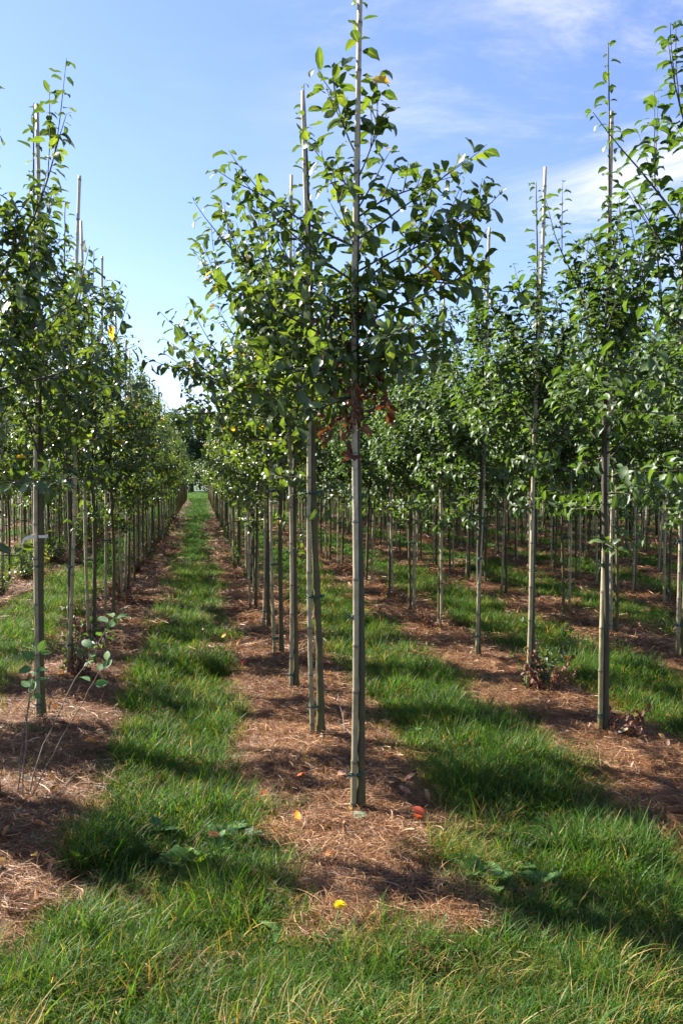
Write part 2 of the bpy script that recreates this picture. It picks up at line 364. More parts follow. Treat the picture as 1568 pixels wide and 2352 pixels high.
def fibres(g, rng, n, radius, lmin, lmax, width, hmax=.025, segs=4):
    r = radius * np.sqrt(rng.random(n)); th = rng.random(n) * 2 * pi
    ctr = np.stack([r * np.cos(th), r * np.sin(th), rng.random(n) ** 1.6 * hmax], -1)
    Ln = rng.uniform(lmin, lmax, n); a0 = rng.random(n) * 2 * pi; cv = rng.normal(0, 1.3, n)
    t = np.linspace(-.5, .5, segs + 1); ang = a0[:, None] + cv[:, None] * t[None]
    st = Ln[:, None] / segs
    dx = np.cumsum(np.cos(ang) * st, 1); dy = np.cumsum(np.sin(ang) * st, 1); tilt = rng.normal(0, .16, n)
    dz = Ln[:, None] * (tilt[:, None] * t[None] + rng.normal(0, .10, n)[:, None] * (t[None] ** 2 * 4 - 1) * .5)
    C = ctr[:, None] + np.stack([dx - dx.mean(1, keepdims=True), dy - dy.mean(1, keepdims=True), dz], -1)
    B = np.stack([-np.sin(ang), np.cos(ang), rng.normal(0, .5, n)[:, None] + 0 * ang], -1)
    w_ = width * rng.uniform(.5, 1.3, n)[:, None] * np.array([.3, 1, 1, 1, .3])[None]
    A = C + B * w_[..., None] * .5; Bb = C - B * w_[..., None] * .5
    V = np.stack([A, Bb], 2).reshape(-1, 3); m = segs + 1
    base = np.arange(n)[:, None] * m * 2; s = np.arange(segs)[None] * 2
    q = np.stack([base + s, base + s + 1, base + s + 3, base + s + 2], -1).reshape(-1, 4)
    g.add(V, q, None, np.repeat(rng.beta(1.7, 1.9, n), m * 2))

def instancer(name, coll, P, rotz, tilt, scl, idx, label=None):
    me = bpy.data.meshes.new(name); me.vertices.add(len(P)); me.vertices.foreach_set('co', np.asarray(P, np.float32).ravel())
    r = np.zeros((len(P), 3), np.float32); r[:, 2] = rotz; r[:, 0] = tilt[:, 0]; r[:, 1] = tilt[:, 1]
    me.attributes.new('rot', 'FLOAT_VECTOR', 'POINT').data.foreach_set('vector', r.ravel())
    s = np.asarray(scl, np.float32)
    if s.ndim == 1: s = np.repeat(s[:, None], 3, 1)
    me.attributes.new('scl', 'FLOAT_VECTOR', 'POINT').data.foreach_set('vector', s.astype(np.float32).ravel())
    me.attributes.new('idx', 'INT', 'POINT').data.foreach_set('value', np.asarray(idx, np.int32))
    o = obj(name, me); o['kind'] = 'stuff'
    if label: o['label'] = label
    ng = bpy.data.node_groups.new(name, 'GeometryNodeTree')
    ng.interface.new_socket('Geometry', in_out='INPUT', socket_type='NodeSocketGeometry')
    ng.interface.new_socket('Geometry', in_out='OUTPUT', socket_type='NodeSocketGeometry')
    N, L = ng.nodes, ng.links
    gi = N.new('NodeGroupInput'); go = N.new('NodeGroupOutput'); ip = N.new('GeometryNodeInstanceOnPoints')
    ci = N.new('GeometryNodeCollectionInfo'); ci.inputs['Collection'].default_value = coll
    ci.inputs['Separate Children'].default_value = True; ci.inputs['Reset Children'].default_value = True
    L.new(gi.outputs[0], ip.inputs['Points']); L.new(ci.outputs[0], ip.inputs['Instance']); ip.inputs['Pick Instance'].default_value = True
    for nm, typ, sock in (('rot', 'FLOAT_VECTOR', 'Rotation'), ('scl', 'FLOAT_VECTOR', 'Scale'), ('idx', 'INT', 'Instance Index')):
        na = N.new('GeometryNodeInputNamedAttribute'); na.data_type = typ; na.inputs['Name'].default_value = nm
        src = [s for s in na.outputs if s.enabled][0]
        L.new(src, ip.inputs[sock])
    L.new(ip.outputs[0], go.inputs[0])
    md = o.modifiers.new('scatter', 'NODES'); md.node_group = ng
    return o
def library(name, meshes):
    c = bpy.data.collections.new(name)
    for k, me in enumerate(meshes):
        o = bpy.data.objects.new('%s_%02d' % (name, k), me); c.objects.link(o)
    return c
def field_points(rng, y0, y1, step, margin=.6, xr=(-99, 99)):
    P = []
    y = y0
    ys_ = np.arange(y0, y1, step)
    for y in ys_:
        xm = .418 * y + margin; x = np.arange(max(-xm, xr[0]), min(xm, xr[1]), step)
        P.append(np.stack([x, np.full(len(x), y)], -1))
    P = np.concatenate(P); P += rng.uniform(-.5, .5, P.shape) * step
    return P

rng = np.random.default_rng(5)
gt = []
for k in range(6):
    g = Geo(); blades(g, rng, 95, .085, .035, .10, .0034, .45); blades(g, rng, 40, .09, .03, .06, .0035, .8)
    blades(g, rng, 9, .08, .06, .13, .003, .6, tone=lambda r, n: r.uniform(.88, 1, n)); gt.append(g.mesh('grass_tuft', M['grass'], False))
for k in range(3):                                          # long tussocks
    g = Geo(); blades(g, rng, 140, .07, .06, .16, .0036, .5); blades(g, rng, 20, .10, .06, .16, .003, .8, tone=lambda r, n: r.uniform(.86, 1, n)); gt.append(g.mesh('grass_tussock', M['grass'], False))
for k in range(4):                                          # wide, cheap patches for far away
    g = Geo(); blades(g, rng, 260, .30, .06, .15, .009, .35, segs=2); gt.append(g.mesh('grass_patch', M['grass'], False))
for k in range(2):                                          # straw-coloured tussock, dying edge
    g = Geo(); blades(g, rng, 110, .08, .06, .17, .0028, .8, tone=lambda r, n: np.where(r.random(n) < .6, r.uniform(.9, 1, n), r.uniform(.4, .85, n))); gt.append(g.mesh('dry_tussock', M['grass'], False))
glib = library('grass_library', gt)

def pts_grass():
    out = []
    P = field_points(rng, 2.1, 7.0, .056, .5); g = grassy(P[:, 0], P[:, 1]); P = P[rng.random(len(P)) < g * .98 + .012]
    n = len(P); idx = rng.integers(0, 6, n); big = vnoise(P[:, 0] * 2.6, P[:, 1] * 2.6, 21)
    d = np.abs((lat(P[:, 0], P[:, 1]) - ROW0 + ROWD / 2) % ROWD - ROWD / 2)
    tuss = (rng.random(n) < .10 + .5 * (big > .62)) & (P[:, 1] > 2.5); idx[tuss] = rng.integers(6, 9, tuss.sum())
    edge = (d < .52) & (P[:, 1] > 3.1); dry = (edge & (rng.random(n) < .42)) | (rng.random(n) < np.where(P[:, 1] < 2.75, .10, .03)); idx[dry] = rng.integers(13, 15, dry.sum())
    s = (.78 + .55 * big) * rng.uniform(.75, 1.25, n); s[edge] *= .8; s[(P[:, 1] > 2.35) & (P[:, 1] < 2.95) & (d < .5)] *= .72; s[(d > .55) & (P[:, 1] > 3.3)] *= 1.2
    out.append((P, idx, s))
    P = field_points(rng, 7.0, 15.0, .10, .8); g = grassy(P[:, 0], P[:, 1]); P = P[rng.random(len(P)) < g * .98 + .01]
    n = len(P); idx = rng.integers(0, 6, n); tuss = rng.random(n) < .3; idx[tuss] = rng.integers(6, 9, tuss.sum())
    dry = rng.random(n) < .05; idx[dry] = rng.integers(13, 15, dry.sum())
    out.append((P, idx, (1.0 + .6 * vnoise(P[:, 0] * 2.6, P[:, 1] * 2.6, 21)) * rng.uniform(.8, 1.25, n)))
    P = field_points(rng, 15.0, 34.0, .24, 1.0, (-12, 13)); g = grassy(P[:, 0], P[:, 1]); P = P[rng.random(len(P)) < g]
    n = len(P); out.append((P, rng.integers(9, 13, n), rng.uniform(.95, 1.35, n)))
    P = field_points(rng, 34.0, 90.0, .55, 1.0, (-20, 8)); g = grassy(P[:, 0], P[:, 1]); P = P[rng.random(len(P)) < g]
    n = len(P); out.append((P, rng.integers(9, 13, n), rng.uniform(1.3, 1.9, n)))
    P = np.concatenate([a for a, _, _ in out]); idx = np.concatenate([b for _, b, _ in out]); s = np.concatenate([c for _, _, c in out])
    return P, idx, s
P, idx, s = pts_grass(); n = len(P); print('grass instances', n)
scl = np.stack([s, s, s * np.where(idx >= 9, np.where(idx < 13, .8, 1), 1)], -1)
instancer('grass', glib, np.stack([P[:, 0], P[:, 1], gh(P[:, 0], P[:, 1])], -1), rng.random(n) * 6.28, rng.normal(0, .12, (n, 2)), scl, idx,
          'green meadow grass in the aisles between the tree rows and across the near headland')

# straw mulch
st_ = []
for k in range(6):
    g = Geo(); fibres(g, rng, 330, .13, .035, .12, .0013); fibres(g, rng, 8, .12, .08, .20, .0022, .04); st_.append(g.mesh('straw_patch', M['straw'], False))
for k in range(3):
    g = Geo(); fibres(g, rng, 420, .34, .08, .24, .0036, .04); st_.append(g.mesh('straw_mat', M['straw'], False))
slib = library('straw_library', st_)
P1 = field_points(rng, 2.6, 7.5, .068, .4); g1 = grassy(P1[:, 0], P1[:, 1]); P1 = P1[rng.random(len(P1)) < 1.02 - g1]
P2 = field_points(rng, 7.5, 32, .25, .8, (-12, 13)); g2 = grassy(P2[:, 0], P2[:, 1]); P2 = P2[rng.random(len(P2)) < 1.0 - g2]
P3 = []
for zc in np.concatenate([[3.84, 5.0, 6.2, 7.4, 8.6], [3.98, 5.3, 6.5], [3.9, 5.0, 6.0, 7.1]]):
    k_ = 0
    for q_ in (0, -1, 1):
        cx = ROW0 + ROWD * q_ + SLOPE * zc; a_ = rng.random(7) * 6.28; r_ = rng.uniform(.03, .14, 7); P3.append(np.stack([cx + r_ * np.cos(a_), zc + r_ * np.sin(a_)], -1))
P3 = np.concatenate(P3)
P = np.concatenate([P1, P2, P3]); idx = np.concatenate([rng.integers(0, 6, len(P1)), rng.integers(6, 9, len(P2)), rng.integers(0, 6, len(P3))]); n = len(P); print('straw instances', n)
bump = .02 * vnoise(P[:, 0] * 7, P[:, 1] * 7, 31)
s = rng.uniform(.75, 1.2, n)
instancer('straw_mulch', slib, np.stack([P[:, 0], P[:, 1], gh(P[:, 0], P[:, 1]) + .002 + bump * (idx < 6)], -1), rng.random(n) * 6.28, rng.normal(0, .10, (n, 2)),
          np.stack([s, s, s * 1.1], -1), idx, 'reddish brown straw and dry clippings mulching the strips under the trees')

# crumpled dead leaves in the straw
ll = []
for k in range(5):
    g = Geo(); n = 3
    leaves(g, rng.uniform(-.03, .03, (n, 3)) * np.array([1, 1, .3]), rng.normal(0, 1, (n, 3)) * np.array([1, 1, .25]), np.tile([0, 0, 1.0], (n, 1)) + rng.normal(0, .35, (n, 3)),
           rng.uniform(.035, .065, n), rng.uniform(-1.6, 1.8, n), rng.uniform(.2, .9, n), rng.random(n), .62, rng, .07)
    ll.append(g.mesh('dead_leaf', M['litter']))
llib = library('litter_library', ll)
P1 = field_points(rng, 2.8, 9, .17, .4); g1 = grassy(P1[:, 0], P1[:, 1]); P1 = P1[rng.random(len(P1)) < (1 - g1) * .85 + .03]
P2 = field_points(rng, 9, 30, .45, .4, (-12, 14)); g2 = grassy(P2[:, 0], P2[:, 1]); P2 = P2[rng.random(len(P2)) < (1 - g2) * .5]
P3 = np.stack([rng.uniform(6, 10.5, 900), rng.uniform(13, 22, 900)], -1); P3 = P3[(vnoise(P3[:, 0] * .8, P3[:, 1] * .8, 44) > .45) & (lat(P3[:, 0], P3[:, 1]) > 7.5)]
P = np.concatenate([P1, P2, P3]); n = len(P); s = rng.uniform(.7, 1.25, n); s[len(P1):] *= 1.4; s[len(P1) + len(P2):] *= 1.5
instancer('dead_leaves', llib, np.stack([P[:, 0], P[:, 1], gh(P[:, 0], P[:, 1]) + .025], -1), rng.random(n) * 6.28, rng.normal(0, .3, (n, 2)), s, rng.integers(0, 5, n),
          'small curled brown leaves strewn through the straw')

# ------------------------------------------------------------------ young trees
def polyline(p0, az, el, length, n, up, rng, wig=.05):
    pts = [np.array(p0, float)]; st = length / n; a, e = az, el
    for k in range(n):
        pts.append(pts[-1] + st * np.array([cos(e) * cos(a), cos(e) * sin(a), sin(e)]))
        e += up / n + rng.normal(0, wig); a += rng.normal(0, wig * 1.3)
    return np.array(pts)
def sample_line(P, step, start, jit, rng):
    seg = np.linalg.norm(np.diff(P, axis=0), axis=1); cs_ = np.concatenate([[0], np.cumsum(seg)]); T = cs_[-1]
    s = np.arange(start, T, step); s = np.clip(s + rng.uniform(-jit, jit, len(s)) * step, 0, T)
    Q = np.stack([np.interp(s, cs_, P[:, k]) for k in range(3)], -1)
    Tn = norm(np.stack([np.interp(s, cs_, np.gradient(P[:, k])) for k in range(3)], -1))
    return Q, Tn, s / T
def leaf_run(lv, Q, T, frac, kind, rng, size):
    n = len(Q)
    if n == 0: return
    ref = np.where(np.abs(T[:, 2:3]) > .9, np.array([[1.0, 0, 0]]), np.array([[0, 0, 1.0]]))
    A = norm(np.cross(T, ref)); B = np.cross(T, A)
    ph = np.arange(n) * 2.4 + rng.uniform(0, 6.28) + rng.normal(0, .4, n)
    out = A * np.cos(ph)[:, None] + B * np.sin(ph)[:, None]
    if kind == 'a':
        D = out * .95 + T * rng.uniform(.15, .7, n)[:, None] + rng.normal(0, .33, (n, 3)); D[:, 2] -= rng.uniform(-.05, .55, n)
        curl = rng.normal(.7, .7, n); fold = rng.uniform(.05, .7, n); wd = .54
    else:
        D = out * 1.0 + T * rng.uniform(.1, .45, n)[:, None] + rng.normal(0, .15, (n, 3)); D[:, 2] += .12
        curl = rng.uniform(.6, 1.5, n); fold = rng.uniform(.25, .7, n); wd = .60
    Nn = np.tile([0, 0, 1.0], (n, 1)) + T * .4 + rng.normal(0, .45 if kind == 'a' else .25, (n, 3))
    S = size * rng.uniform(.55, 1.25, n) * np.where(frac > .93, .7, 1)
    tone = np.clip(rng.beta(2.0, 2.3, n) * .92 + rng.normal(0, .04, n), 0, .955 if kind == 'a' else .97)
    sp = rng.random(n) < (.006 if kind == 'a' else 0); tone[sp] = rng.uniform(.972, 1, sp.sum())
    leaves(lv, Q, D, Nn, S, curl, fold, tone, wd, rng)
def make_tree(seed, kind, H=3.9, r0=.018, spec=None, auto=18, hlo=1.95, hhi=3.25, lmax=.72, size=.078, spacing=.027, lean=(0, 0), sub=1.0, leader=True, dead=0, el=(15, 55), azs=None, low=0):
    rng = np.random.default_rng(seed)
    wd = Geo(); lv = Geo(); dl = Geo()
    n = 26; z = np.linspace(0, H, n); x = lean[0] * z / 2 + (.010 if seed < 200 else .018) * np.sin(z * 2.1 + seed) * np.minimum(z, 1); y = lean[1] * z / 2 + .010 * np.cos(z * 1.7 + seed * 2) * np.minimum(z, 1)
    T0 = np.stack([x, y, z], -1)
    R = np.interp(z, [0, .08, .3, 1.9, 2.4, H], [r0 * 1.75, r0 * 1.3, r0 * 1.1, r0 * .92, r0 * .6, .0028])
    zf_ = np.linspace(0, H, 70); kn = np.zeros(70); kn[rng.integers(3, 36, 9)] = rng.uniform(.3, .8, 9)
    T1 = np.stack([np.interp(zf_, z, x) + rng.normal(0, .0009, 70), np.interp(zf_, z, y) + rng.normal(0, .0009, 70), zf_], -1)
    tube(wd, T1, np.interp(zf_, z, R) * (1 + .14 * kn + rng.normal(0, .018, 70)), 9, np.concatenate([np.repeat(kn * .9, 9), [0, 0]]))
    def tp(h): return np.array([np.interp(h, z, x), np.interp(h, z, y), h])
    if leader:
        Q, T, f = sample_line(T0[z > 1.85], .030, 0.15, .4, rng); leaf_run(lv, Q, T, f, kind, rng, size * .95)
    br = []
    for s in (spec or []): br.append((s[0], rad(s[1]), s[2], rad(s[3]), rad(s[4] if len(s) > 4 else 10), 1))
    for k in range(auto):
        f = (k + rng.random()) / max(auto, 1); h = hlo + (hhi - hlo) * f ** 1.3
        az = k * 2.4 + rng.normal(0, .4) + seed
        if azs: az = rad(rng.uniform(*azs))
        ln = lmax * (1 - .58 * f) * rng.uniform(.45, 1.15)
        if kind == 'a': e = rad(rng.uniform(*el) + 22 * f); up = rad(rng.uniform(-5, 30))
        else: e = rad(rng.uniform(28, 58) + 12 * f); up = rad(rng.uniform(5, 40))
        br.append((h, az, ln, e, up, 0))
    for k in range(low):
        lh = rng.uniform(1.15, 1.85); br.append((lh, rng.uniform(0, 6.28), rng.uniform(.2, .6) * (.45 if lh < 1.4 else 1), rad(rng.uniform(-12, 25)), rad(rng.uniform(-35, 20)), 0))
    for h, az, ln, e, up, hero in br:
        L0 = polyline(tp(h), az, e, ln, 9, up, rng, .045)
        tube(wd, L0, np.linspace(.0062 * max(.7, ln / .7), .0016, len(L0)), 5, .35, cap=False)
        Q, T, f = sample_line(L0, spacing * 1.1, .06, .35, rng); leaf_run(lv, Q, T, f, kind, rng, size)
        tipd = L0[-1] - L0[-2]
        leaf_run(lv, np.repeat(L0[-1:], 3, 0), np.repeat(norm(tipd[None]), 3, 0), np.ones(3), kind, rng, size * .8)
        ns = rng.poisson(2.6 * sub * ln / .6 * np.clip(1.5 - .9 * (h - 1.9), .25, 1.2))
        for j in range(ns):
            i0 = rng.integers(2, 8); a2 = az + rng.choice([-1, 1]) * rng.uniform(.5, 1.2); l2 = ln * rng.uniform(.22, .5)
            L1 = polyline(L0[i0], a2, e + rng.uniform(-.2, .6), l2, 5, rad(15), rng, .07)
            tube(wd, L1, np.linspace(.003, .0013, len(L1)), 4, .35, cap=False)
            Q, T, f = sample_line(L1, spacing, .03, .35, rng); leaf_run(lv, Q, T, f, kind, rng, size * .92)
    if seed == 101:                                          # the one orange leaf high by the stake
        leaves(lv, np.array([[.03, -.035, 3.40]]), np.array([[1.0, -.1, -.1]]), np.array([[0, -1.0, .5]]), np.array([.085]), np.array([.4]), np.array([.2]), np.array([.976]), .62, rng)
    if dead:
        for k in range(dead):
            h = rng.uniform(1.92, 2.45); az = rng.uniform(0, 6.28); L1 = polyline(tp(h), az, rad(-20), rng.uniform(.12, .32), 6, rad(-60), rng, .12)
            tube(wd, L1, .002, 4, .5, cap=False)
            Q, T, f = sample_line(L1, .02, .03, .4, rng); n_ = len(Q)
            D = rng.normal(0, .45, (n_, 3)) + np.array([0, 0, -1.0])
            leaves(dl, Q, D, rng.normal(0, 1, (n_, 3)), size * rng.uniform(.5, .9, n_), rng.uniform(-2.4, 2.4, n_), rng.uniform(.5, 1.2, n_), rng.random(n_), .55, rng, .08)
    out = [wd.mesh('trunk', M['bark']), lv.mesh('crown', M['leaf_' + kind])]
    if dead: out.append(dl.mesh('withered_leaves', M['leaf_dead']))
    return out, lv.n // 21

def make_pole(seed, H=4.0, r=.0155):
    rng = np.random.default_rng(seed + 900); g = Geo(); z = [0.0]; R = [r]; tn = [0.0]
    h = rng.uniform(.1, .3)
    while h < H - .03:
        k = 1 - .22 * h / H
        for dz, rr, t_ in ((-.016, 1.0, 0), (-.006, 1.15, .2), (0, 1.03, .9), (.006, 1.15, .5), (.016, .97, .1)):
            z.append(h + dz); R.append(r * k * rr); tn.append(t_)
        h += rng.uniform(.20, .36)
    z.append(H); R.append(r * .77); tn.append(0)
    z = np.array(z); P = np.stack([.009 * np.sin(z * 1.9 + seed), .009 * np.cos(z * 1.3 + seed), z], -1)
    P[:, :2] -= P[0, :2]
    s = 10; tube(g, P, np.array(R), s, np.concatenate([np.repeat(tn, s), [0.6, 0]]))
    return g.mesh('pole', M['bamboo'])
def tie_mesh(seed, dx, dy, rt, rs):
    """wire twist round stake (at origin) and trunk (at dx,dy)"""
    g = Geo(); rng = np.random.default_rng(seed); c0 = np.zeros(2); c1 = np.array([dx, dy]); d = norm(c1 - c0); nrm = np.array([-d[1], d[0]])
    th = np.linspace(-pi / 2, pi / 2, 9); pts = []
    for t in th: pts.append(c1 + (rt + .002) * (d * cos(t) + nrm * sin(t)))
    for t in th: pts.append(c0 + (rs + .002) * (-d * cos(t) - nrm * sin(t)))
    pts.append(pts[0]); pts = np.array(pts)
    for zz in (0, .007):
        tube(g, np.concatenate([pts, np.full((len(pts), 1), zz) + .004 * np.sin(np.arange(len(pts)))[:, None]], 1), .0034, 5, cap=False)
    k = np.array([[c0[0] - d[0] * rs, c0[1] - rs - .002, .0], [c0[0] - .03, c0[1] - rs - .012, .012], [c0[0] - .034, c0[1] - rs - .014, .035]])
    tube(g, k, .0022, 5); k[:, 2] *= -1; tube(g, k, .0022, 5)
    return g.mesh('tie', M['tie'])

random.seed(3); rg = np.random.default_rng(77)
# hero trees, branch list: (height, azimuth [0 = right, 90 = away], length, elevation, curve)
HERO = {}
HERO['c1'] = make_tree(101, 'a', spacing=.026, sub=.75, H=3.86, r0=.0175, auto=14, hlo=1.95, hhi=2.5, lmax=.56, lean=(-.012, .0), size=.091, dead=12, spec=[
    (2.80, 5, .56, 36, -4), (2.70, -8, .60, 32, 2), (2.55, 8, .64, 32, 2), (2.50, -14, .66, 28, 4), (2.34, 2, .86, 33, 20), (2.52, 4, .78, 6, -14), (2.30, -20, .62, 22, 5),
    (2.15, 12, .55, 15, 5), (2.05, -30, .45, 12, -5), (2.98, 15, .46, 66, 22), (3.06, 190, .42, 62, 20), (2.66, 176, .78, 26, 0), (2.50, 188, .70, 30, 10), (2.35, 170, .62, 34, 8),
    (2.2, 182, .72, 22, 8), (2.08, 200, .62, 10, -8), (1.98, 188, .48, -6, -14), (2.9, 165, .40, 45, 10), (2.84, 20, .34, 58, 10), (2.62, 75, .5, 40, 8), (2.62, 250, .42, 40, 8), (2.1, 195, .6, 2, -30), (2.05, 215, .55, 0, -35), (2.12, 240, .5, 5, -30), (1.98, 205, .42, -14, -35), (2.2, 290, .45, 5, -20), (2.15, 320, .5, 4, -20), (2.3, 225, .55, 15, -15), (2.35, 195, .6, 18, -8)])
HERO['c2'] = make_tree(102, 'a', spacing=.025, low=3, sub=1.4, H=3.93, r0=.02, auto=22, hlo=1.85, hhi=3.0, lmax=.70, lean=(-.045, .0), size=.084, dead=2, spec=[
    (2.45, 185, 1.05, 48, 10), (2.5, 178, .92, 56, 12), (2.2, 182, .98, 40, 14), (2.1, 172, .85, 26, 6), (2.0, 200, .9, 12, 4), (2.62, 195, .7, 60, 8), (1.95, 190, .75, 4, -8), (2.9, 180, .4, 62, 8), (2.3, 200, .8, 30, 10)])
HERO['c3'] = make_tree(103, 'a', spacing=.025, low=3, sub=1.4, H=3.45, r0=.018, auto=26, hlo=1.72, hhi=3.0, lmax=.9, size=.083, spec=[(2.0, 182, .95, 18, 14), (2.25, 190, .9, 34, 8), (1.9, 176, .85, 6, 6), (1.05, 10, .2, 60, 10), (1.0, 80, .16, 50, 0)])
HERO['c4'] = make_tree(104, 'a', spacing=.025, low=3, sub=1.4, H=3.5, r0=.018, auto=26, hlo=1.7, hhi=3.0, lmax=.9, size=.083, spec=[(1.9, 182, 1.0, 16, 18), (2.1, 190, .9, 28, 8), (1.7, 176, .8, 4, 4)])
HERO['l1'] = make_tree(105, 'a', spacing=.027, low=4, sub=1.3, H=3.95, r0=.020, auto=30, hlo=1.7, hhi=3.1, lmax=.85, size=.083, spec=[(1.52, 8, .46, 32, -62), (2.0, -40, .7, 22, 6), (2.3, 210, .8, 30, 6), (2.7, 15, .4, 40, 0), (2.85, 200, .6, 62, 8), (3.1, 20, .35, 60, 8), (2.9, 90, .5, 60, 5)])
HERO['l2'] = make_tree(106, 'a', spacing=.025, low=3, sub=1.4, H=3.72, r0=.019, auto=28, hlo=1.7, hhi=3.0, lmax=.85, size=.083, spec=[(2.0, -20, .8, 25, 6), (2.6, 10, .6, 40, 6)])
HERO['l0'] = make_tree(107, 'a', spacing=.027, low=3, sub=1.2, H=3.7, r0=.020, auto=20, hlo=1.8, hhi=2.7, lmax=.85, size=.085, spec=[(2.45, 10, .98, 58, 12), (2.0, 0, .75, 18, 0), (2.2, -20, .7, 20, 0)])
HERO['r1'] = make_tree(108, 'b', spacing=.024, low=8, sub=1.5, H=4.12, r0=.017, auto=32, hlo=1.68, hhi=3.0, lmax=.78, lean=(-.03, 0), size=.078, spec=[(2.35, 195, .95, 60, 14), (2.2, 5, .9, 62, 10), (2.0, 250, .9, 55, 15), (2.45, -10, .75, 58, 8)])
HERO['r2'] = make_tree(109, 'b', spacing=.024, low=8, sub=1.5, H=3.72, r0=.019, auto=32, hlo=1.68, hhi=2.9, lmax=.92, size=.083, spec=[(2.2, 160, .9, 60, 14), (2.2, -15, .9, 55, 10)])
HERO['r3'] = make_tree(110, 'b', spacing=.024, low=8, sub=1.5, H=3.5, r0=.018, auto=32, hlo=1.68, hhi=2.9, lmax=.9, size=.083)
HERO['r0'] = make_tree(111, 'b', spacing=.026, low=3, sub=1.0, H=4.0, r0=.019, auto=20, hlo=1.7, hhi=2.8, lmax=.9, size=.083, spec=[(2.75, 182, .95, 62, 12), (2.5, 176, 1.05, 54, 10), (2.3, 185, .8, 45, 12), (2.15, 182, .9, 40, 8), (1.95, 190, .7, 20, 6), (1.9, 175, .6, 5, -10)])
VA = [make_tree(200 + k, 'a', H=rg.uniform(3.5, 3.95), r0=rg.uniform(.015, .019), auto=36, hlo=1.5, hhi=3.25, lmax=.86, size=.084, spacing=.022, low=9, sub=1.6, el=(0, 58)) for k in range(7)]
VB = [make_tree(300 + k, 'b', H=rg.uniform(3.55, 4.0), r0=rg.uniform(.014, .019), auto=40, hlo=1.5, hhi=3.3, lmax=1.0, size=.084, spacing=.021, low=8, sub=1.6) for k in range(7)]
print('leaves', [h[1] for h in list(HERO.values()) + VA + VB])
POLES = [make_pole(k) for k in range(6)]

# basal shoots (part of a tree): thin stems with withered or green leaves
def shoots(seed, n, h, dead, size=.05, mat=None):
    rng = np.random.default_rng(seed); g = Geo(); lv = Geo()
    for k in range(n):
        a = rng.uniform(0, 6.28); L0 = polyline((.03 * cos(a), .03 * sin(a), 0), a, rad(rng.uniform(55, 85)), h * rng.uniform(.5, 1.1), 6, rad(rng.uniform(-30, 25)), rng, .1)
        tube(g, L0, np.linspace(.003, .0012, len(L0)), 4, .3, cap=False)
        Q, T, f = sample_line(L0, .022, .05, .5, rng); n_ = len(Q)
        if n_:
            D = rng.normal(0, .6, (n_, 3)) + np.array([0, 0, -.7 if dead else .1])
            leaves(lv, Q, D, rng.normal(0, .6, (n_, 3)) + np.array([0, 0, 1.]), size * rng.uniform(.5, 1.1, n_), rng.uniform(.2, 2.2, n_) if dead else rng.uniform(.2, 1, n_), rng.uniform(.2, .9, n_), rng.random(n_) * .9, .6, rng, .07)
    st = g.mesh('stem', M['twig']); le = lv.mesh('leaves', mat or (M['leaf_dead'] if dead else M['leaf_b']))
    return st, le
SH = {'dead': shoots(1, 16, .30, True), 'dead2': shoots(2, 12, .42, True), 'green': shoots(3, 9, .55, False, .06), 'bush': shoots(4, 26, .75, False, .06, M['leaf_a'])}
def add_shoots(root, kind, dx=.06, rz=0, s=1.0, label=None):
    st, le = SH[kind]; o = obj('basal_shoots', st, root, (dx, -.02, 0)); o.rotation_euler = (0, 0, rz); o.scale = (s, s, s)
    l = obj('leaves', le, o)
    o['label'] = label or ('withered red brown shoots at the foot of the trunk' if kind.startswith('dead') else 'leafy green shoots at the foot of the trunk')

# positions, row by row (k, distance)
def rowx(k, z): return ROW0 + ROWD * k + SLOPE * z
ZR = {0: [G(815, 1880)[1], G(730, 1700)[1], G(680, 1586)[1], G(650, 1511)[1], G(622, 1450)[1]],
      -1: [3.98, G(95, 1668)[1], G(161, 1562)[1], G(212, 1487)[1], G(250, 1430)[1], G(271, 1394)[1]],
      1: [3.9, G(1382, 1700)[1], G(1213, 1600)[1], G(1098, 1520)[1], G(1020, 1455)[1], G(955, 1415)[1]],
      2: [3.75, 4.9, 6.0, G(1540, 1525)[1]], -2: [4.45], -3: [5.1], -4: [5.6]}
XFIX = {(0, 0): G(817, 1880)[0] + .022, (0, 1): G(737, 1700)[0], (1, 1): G(1388, 1700)[0], (1, 2): G(1220, 1600)[0], (1, 3): G(1098, 1520)[0], (-1, 1): G(98, 1668)[0], (-1, 2): G(163, 1562)[0]}
ZEND = 65.0
cand = []
for k in range(-9, 7):
    zs = list(ZR.get(k, [3.6 + rg.uniform(-.4, .4)]))
    while zs[-1] < ZEND: zs.append(zs[-1] + (1.17 if (k in (-1, 0, 1) or zs[-1] < 8.5) else .86) + rg.normal(0, .05))
    for i_, z_ in enumerate(zs):
        x_ = rowx(k, z_) + rg.normal(0, .025)
        if (k, i_) in XFIX: x_ = XFIX[(k, i_)]
        m_ = .41 * z_
        inview = abs(x_) < m_ + .8
        shade = -m_ - 3.6 < x_ < 0 and z_ < 9 and k >= -4          # stands left of the frame and shades what is in it
        if not (inview or shade): continue
        if x_ > m_ + .45 and not (k == 1): continue
        if k <= -6 and z_ > 45: continue
        cand.append((z_, x_, k, i_))
cand.sort()
ordered = sorted(cand, key=lambda c: c[0])
near, far = ordered[:300], ordered[300:]
print('trees near', len(near), 'to', near[-1][0], 'far', len(far))

